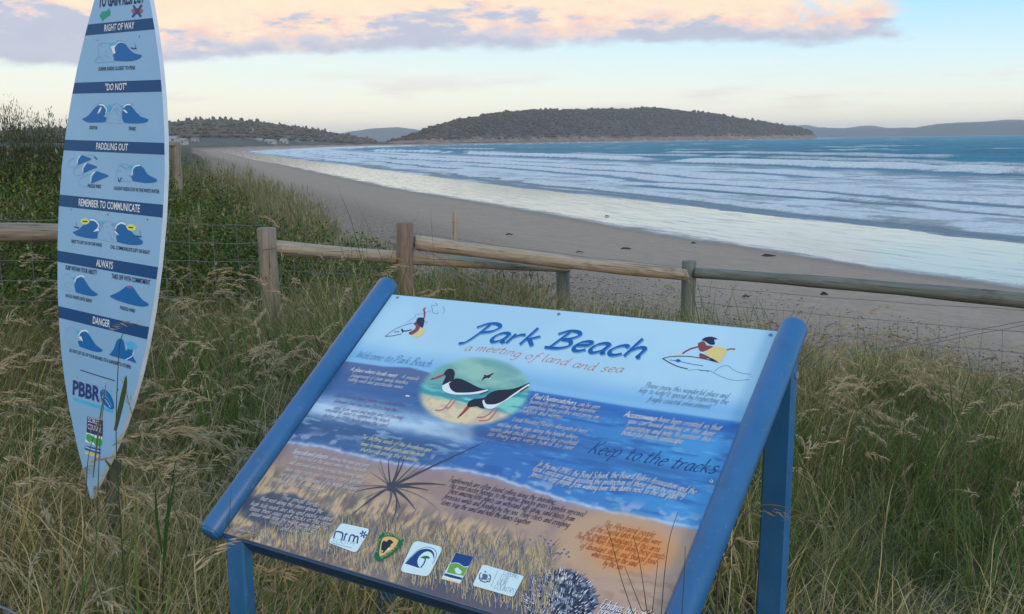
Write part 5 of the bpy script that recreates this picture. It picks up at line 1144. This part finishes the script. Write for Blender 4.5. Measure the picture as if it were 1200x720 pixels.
for lb, bx_, Y, pts in (('leftmost dark grass stem in front of the orange patch of the information sign', (748, 760), 1.55, [(742, 720), (728, 678), (718, 640), (711, 617)]), ('slim green stem second from left before the orange patch', (760, 760), 1.6, [(752, 715), (742, 690), (732, 664)]),
                        ('green stem in front of the middle of the orange patch on the sign', (762, 770), 1.55, [(758, 715), (753, 680), (748, 650), (742, 628)]), ('short husk tipped stem right of the orange patch', (764, 770), 1.6, [(764, 720), (768, 685), (771, 658)]),
                        ('tallest dark stem, rising over the lower right corner of the printed panel', (772, 780), 1.55, [(775, 720), (779, 670), (785, 630), (794, 601)]), ('very thin stem in front of the right hand blue tube', (800, 780), 1.5, [(799, 720), (802, 670), (803, 640)])):
    stalk(lb, bx_, Y, pts, [], None, col=(.085, .10, .06), r=.0011)
stalk('fresh green upright stalk with small yellow bud at bottom right', (830, 760), 2.4, [(838, 720), (842, 690), (847, 664)], [(.005, (838, 720), (828, 690), (822, 668))], None, col=(.10, .15, .05))
stalk('tall dark green clump leaf behind the lower left of the sign', (196, 690), 2.9, [(194, 640), (197, 590), (206, 540)], [(.012, (192, 660), (196, 610), (206, 560)), (.009, (190, 650), (184, 610), (182, 570))], None, col=(.035, .07, .025), r=.003)
stalk('pale feathery seed head arching at the far left edge', (-30, 560), 3.2, [(-10, 500), (20, 478), (52, 476), (80, 490)], [], (1.9, 1.5), per=30, col=(.2, .18, .12), hl=.16)

# shrubs beyond the fence
def shrub_meshes(seed, n, h, r, cols, leaf=(.022, .050), aspect=.46, upright=.25, nstem=9):
    rg = np.random.default_rng(seed)
    # leaf clumps on many sprigs so that the outline breaks up
    ns = n//26; th_ = rg.random(ns)*6.283; rr = r*np.sqrt(rg.random(ns)); hh = h*(.25+.75*rg.random(ns)**.7)*(1-.45*(rr/r)**2)
    sx0 = rr*np.sin(th_); sy0 = rr*np.cos(th_); i = np.repeat(np.arange(ns), 26); t = rg.random(len(i)); sl = h*.24
    lx = sx0[i]*(1+.25*t)+rg.normal(0, .022, len(i)); ly = sy0[i]*(1+.25*t)+rg.normal(0, .022, len(i)); lz = hh[i]-sl+sl*t*1.25+rg.normal(0, .012, len(i)); lz = np.maximum(lz, .02)
    M_ = len(i); a = rg.random(M_)*6.283; el_ = rg.normal(upright, .45, M_); d = np.stack([np.sin(a)*np.cos(el_), np.cos(a)*np.cos(el_), np.sin(el_)], -1)
    s_ = np.stack([np.cos(a), -np.sin(a), rg.normal(0, .3, M_)], -1); ln = leaf[0]+(leaf[1]-leaf[0])*rg.random(M_); P = np.stack([lx, ly, lz], -1)
    w_ = (ln*aspect*.5)[:, None]; V = np.stack([P, P+d*ln[:, None]*.5+s_*w_, P+d*ln[:, None], P+d*ln[:, None]*.5-s_*w_], 1)
    Q = np.array([[0, 1, 2, 3]])+(np.arange(M_)*4)[:, None]
    fm_ = mesh_np('foliage', V.reshape(-1, 3), Q, mat='shrub_leaf', smooth=False); c0, c1 = np.array(cols[0]), np.array(cols[1]); k = np.clip(rg.random(ns)[i]*.6+rg.random(M_)*.4, 0, 1)[:, None]; c_ = (c0*(1-k)+c1*k)
    if len(cols) > 2: dd_ = rg.random(M_) < .10; c_[dd_] = cols[2]
    vcol(fm_, np.repeat(c_, 4, 0))
    mb = MB()
    for q in range(nstem):
        j = int(rg.integers(0, ns)); mb.tube([(0, 0, -.1), (sx0[j]*.4, sy0[j]*.4, hh[j]*.4), (sx0[j]*.95, sy0[j]*.95, hh[j]*.95)], [.014, .010, .004], 5)
    return fm_, mb.mesh('stems', 'bark')
SM = [shrub_meshes(1, 9000, .85, .72, [(.040, .075, .012), (.115, .165, .030), (.28, .23, .10)]), shrub_meshes(2, 9000, .75, .8, [(.042, .075, .014), (.12, .16, .036), (.30, .24, .12)]), shrub_meshes(3, 7000, .8, .6, [(.15, .155, .07), (.30, .27, .15), (.40, .33, .2)], (.05, .11), .09, 1.2)]
TM = [shrub_meshes(4, 15000, 1.5, .9, [(.055, .06, .03), (.13, .13, .07), (.22, .18, .11)], (.03, .075), .15, 1.0, 12), shrub_meshes(5, 15000, 1.35, .9, [(.045, .06, .025), (.10, .12, .05), (.2, .18, .1)], (.02, .05), .3, .8, 12)]
def shrub(x, y, s, ms, label, group, zs=1.0, rz=None, zoff=0):
    g = gz(x, y)+zoff; o = empty('coastal_shrub', (x, y, g-.03), label, 'shrub', group, rz=random.uniform(0, 6.28) if rz is None else rz); o.scale = (s, s, s*zs)
    link_obj('foliage', ms[0], o); link_obj('stems', ms[1], o)
GL = 'dark green coastal shrub in the thicket behind the wire fence, right of the surfboard sign'
GR = 'green coastal shrubs in the thicket behind the fence'
# thicket: real positions on the dune between the fence and the sand
spots = []
rs_ = random.Random(11)
def vnear(x, y): return float(sdist(VEG, np.array([x]), np.array([y]))[0])
tries = 0
while len(spots) < 92 and tries < 6000:
    tries += 1; y = 7.9+rs_.random()**1.4*22.5; x = rs_.uniform(-.62*y-.5, -.03*y)
    v = vnear(x, y)
    if v < .7 or v > 11: continue
    if any((x-a)**2+(y-b_)**2 < (.54+.02*y)**2 for a, b_ in spots): continue
    spots.append((x, y))
spots.sort(key=lambda q: q[1])
def shlab(px_, y):
    row = 'nearest' if y < 10.5 else 'second' if y < 13 else 'middle' if y < 17 else 'fourth' if y < 23 else 'farthest'
    where = 'at the left edge' if px_ < 20 else 'just left of the surfboard sign' if px_ < 75 else 'behind the surfboard sign' if px_ < 190 else 'beside the surfboard sign' if px_ < 250 else 'left of the grey post' if px_ < 310 else 'right of the grey post' if px_ < 380 else 'next to the sand'
    return 'leafy shrub, ' + row + ' row, ' + where
bk = {}
for k, (x, y) in enumerate(spots): bk.setdefault(shlab(600+F*x/(y*cp), y), []).append((x/y, k))
LAB = {}
for lb, lst in bk.items():
    lst.sort(); n = len(lst); ORD = ['leftmost', 'second', 'third', 'fourth', 'fifth', 'sixth', 'seventh', 'eighth', 'ninth', 'tenth', 'eleventh', 'twelfth']
    for j, (_, k) in enumerate(lst): LAB[k] = lb + ('' if n == 1 else ', ' + (ORD[j] if j < n-1 else 'rightmost') + ' there')
for k, (x, y) in enumerate(spots):
    px_ = 600+F*x/(y*cp); left = px_ < 75
    ms = SM[rs_.choice([0, 0, 1, 1, 2])] if vnear(x, y) > 2.0 else SM[2]
    s_ = rs_.uniform(.9, 1.2)*(1+.10*(y > 13))
    h_ = np.interp(px_, [60, 190, 250, 330, 400, 450], [1.75, 1.6, 1.5, 1.25, 1.0, .8])*np.interp(y, [8.6, 10.5, 14, 20, 30], [.75, 1.05, 1.0, .85, .7])
    shrub(x, y, s_, ms, LAB[k], GR if not left else 'shrubs left of the surfboard sign', zs=h_*rs_.uniform(.85, 1.1))
for k, (px_, Y, tp, ms) in enumerate([(-70, 15, 112, 0), (-30, 14.6, 116, 1), (5, 14.2, 112, 0), (28, 14.6, 120, 1), (48, 15.2, 128, 0), (66, 15.6, 140, 1), (-110, 14, 118, 0), (82, 16.2, 150, 0), (-12, 13.2, 124, 1), (18, 13.4, 122, 1), (38, 13.8, 130, 1), (58, 14.3, 140, 0)]):
    p = at(px_, tp, Y); g = gz(p.x, p.y); H = p.z-g
    lb = ['tall wispy shrub outside the left edge', 'dark tall shrub at the left edge against the sky', 'tallest feathery shrub at far left with sprigs against the sky', 'bushy tall shrub second from the skyline peak at left', 'tall shrub sloping down towards the surfboard sign',
          'lower shrub of the tall clump just left of the surfboard sign', 'tall shrub beyond the left border', 'low end of the tall shrubs hidden by the surfboard sign', 'front tall shrub at the left border below the skyline sprigs', 'front tall shrub a little right of the left border', 'front shrub in the middle of the tall clump', 'front shrub at the right end of the tall clump by the surfboard sign'][k]
    shrub(p.x, p.y, .95, TM[ms], lb, 'tall shrubs on the skyline at left', zs=H/(1.5 if ms == 0 else 1.35)/.95*.97)

# dry weed scattered over the sand
pbr('seaweed', (.035, .028, .022), .8, .3, 30)
def scrap(x, y, z0, L, w_, label):
    d = ray(x, y); t = 5.0
    for _ in range(400):
        q = d*t/d[1]
        if q[2] < gz(q[0], q[1]): break
        t += .15
    o = empty('seaweed_clump', (q[0], q[1], gz(q[0], q[1])), label, 'seaweed', 'dark seaweed scraps on the sand')
    L *= .42; w_ *= .45
    for _ in range(3):
        mb = MB(); a = rs_.uniform(-.3, .3); c0 = Vector((rs_.uniform(-.2, .2)*L, rs_.uniform(-.2, .2)*L*.5, .02)); dr = Vector((math.cos(a), math.sin(a), 0))
        mb.tube([c0-dr*L*.5, c0-dr*L*.2+Vector((0, w_*.6, .03)), c0+dr*L*.15-Vector((0, w_*.5, -.02)), c0+dr*L*.5], [w_*.3, w_, w_*.8, w_*.25], 7, jit=.35); mb.obj('frond', 'seaweed', o, smooth=True)
for a in ((898, 301, 0, 1.3, .10, 'long dark weed strand on the sand just below the wet shine, right of centre'), (813, 286, 0, .5, .06, 'small dark weed scrap near the wet sand above the fence post'), (981, 331, 0, .45, .07, 'dark weed lump above the bowed rail'), (735, 293, 0, .8, .05, 'thin weed streak on the sand above the middle rail'), (597, 276, 0, .5, .05, 'weed scrap near the lone post'),
          (711, 254, 0, .7, .07, 'dark weed lump lying on the wet sand'), (967, 347, 0, .35, .07, 'weed lump half hidden under the bowed rail'), (1048, 398, 0, .35, .04, 'weed scrap seen through the wire netting at right'), (875, 350, 0, .3, .03, 'small weed scrap below the bowed rail'), (905, 383, 0, .3, .03, 'weed scrap low behind the netting'), (680, 297, 0, .5, .03, 'short weed streak left of the pale post')):
    scrap(*a)
# fine litter along the tide wrack near the fence
V = []; T = []; n0 = 0; lx = rng.uniform(-1.5, 7.5, 26000); ly = rng.uniform(9.2, 21, 26000); sv = sdist(VEG, lx, ly); ok = (sv < .6) & (sv > -9) & (rng.random(26000) < np.exp((sv)*.26)*(.3+.9*fbm(lx*.8, ly*.8, 3))) ; lx, ly = lx[ok], ly[ok]; lz = ground_z(lx, ly)[0]
N = len(lx); a = rng.random(N)*6.283; s_ = rng.uniform(.008, .034, N); base3 = np.stack([lx, ly, lz], -1); d1 = np.stack([np.cos(a), np.sin(a), a*0], -1)*s_[:, None]; d2 = np.stack([-np.sin(a), np.cos(a), a*0], -1)*(s_*.35)[:, None]; up_ = np.array([0, 0, 1.])[None]*(s_*.45)[:, None]
Vv = np.stack([base3-d1, base3+d2, base3+d1, base3-d2, base3+up_], 1); Tt = np.array([(0, 3, 4), (3, 2, 4), (2, 1, 4), (1, 0, 4)])[None]+(np.arange(N)*5)[:, None, None]
me = mesh_np('tide_litter', Vv.reshape(-1, 3), tris=Tt.reshape(-1, 3), mat='seaweed', smooth=False); link_obj('tide_litter', me, kind='stuff', label='broken dark weed and shell litter scattered over the upper sand')

# blue grey cable in the lower left corner
pbr('cable_skin', (.10, .14, .20), .5, .1)
a_, b_ = at(-30, 690, 2.5), at(34, 732, 2.3); t = empty('cable', (a_.x, a_.y, a_.z), 'thin blue grey cable crossing the bottom left corner', 'cable')
mb = MB(); mb.tube([q-a_ for q in wcurve(a_, b_, 8, .0)], .0035, 8); mb.obj('cable_run', 'cable_skin', t, smooth=True)

# ------------------------------------------------------------------ haze
m = bpy.data.materials.new('haze_air'); m.use_nodes = True; nt = m.node_tree; nt.nodes.clear(); use(nt)
pv = nt.nodes.new('ShaderNodeVolumePrincipled'); pv.inputs['Density'].default_value = 1.15e-4; pv.inputs['Color'].default_value = (.93, .96, 1, 1); o_ = nt.nodes.new('ShaderNodeOutputMaterial'); nt.links.new(pv.outputs[0], o_.inputs['Volume'])
m.cycles.homogeneous_volume = True; MATS['haze_air'] = m
mb = MB(); mb.box((0, 0, 45), (18400, 18400, 116)); mb.obj('haze', 'haze_air', None, kind='stuff')
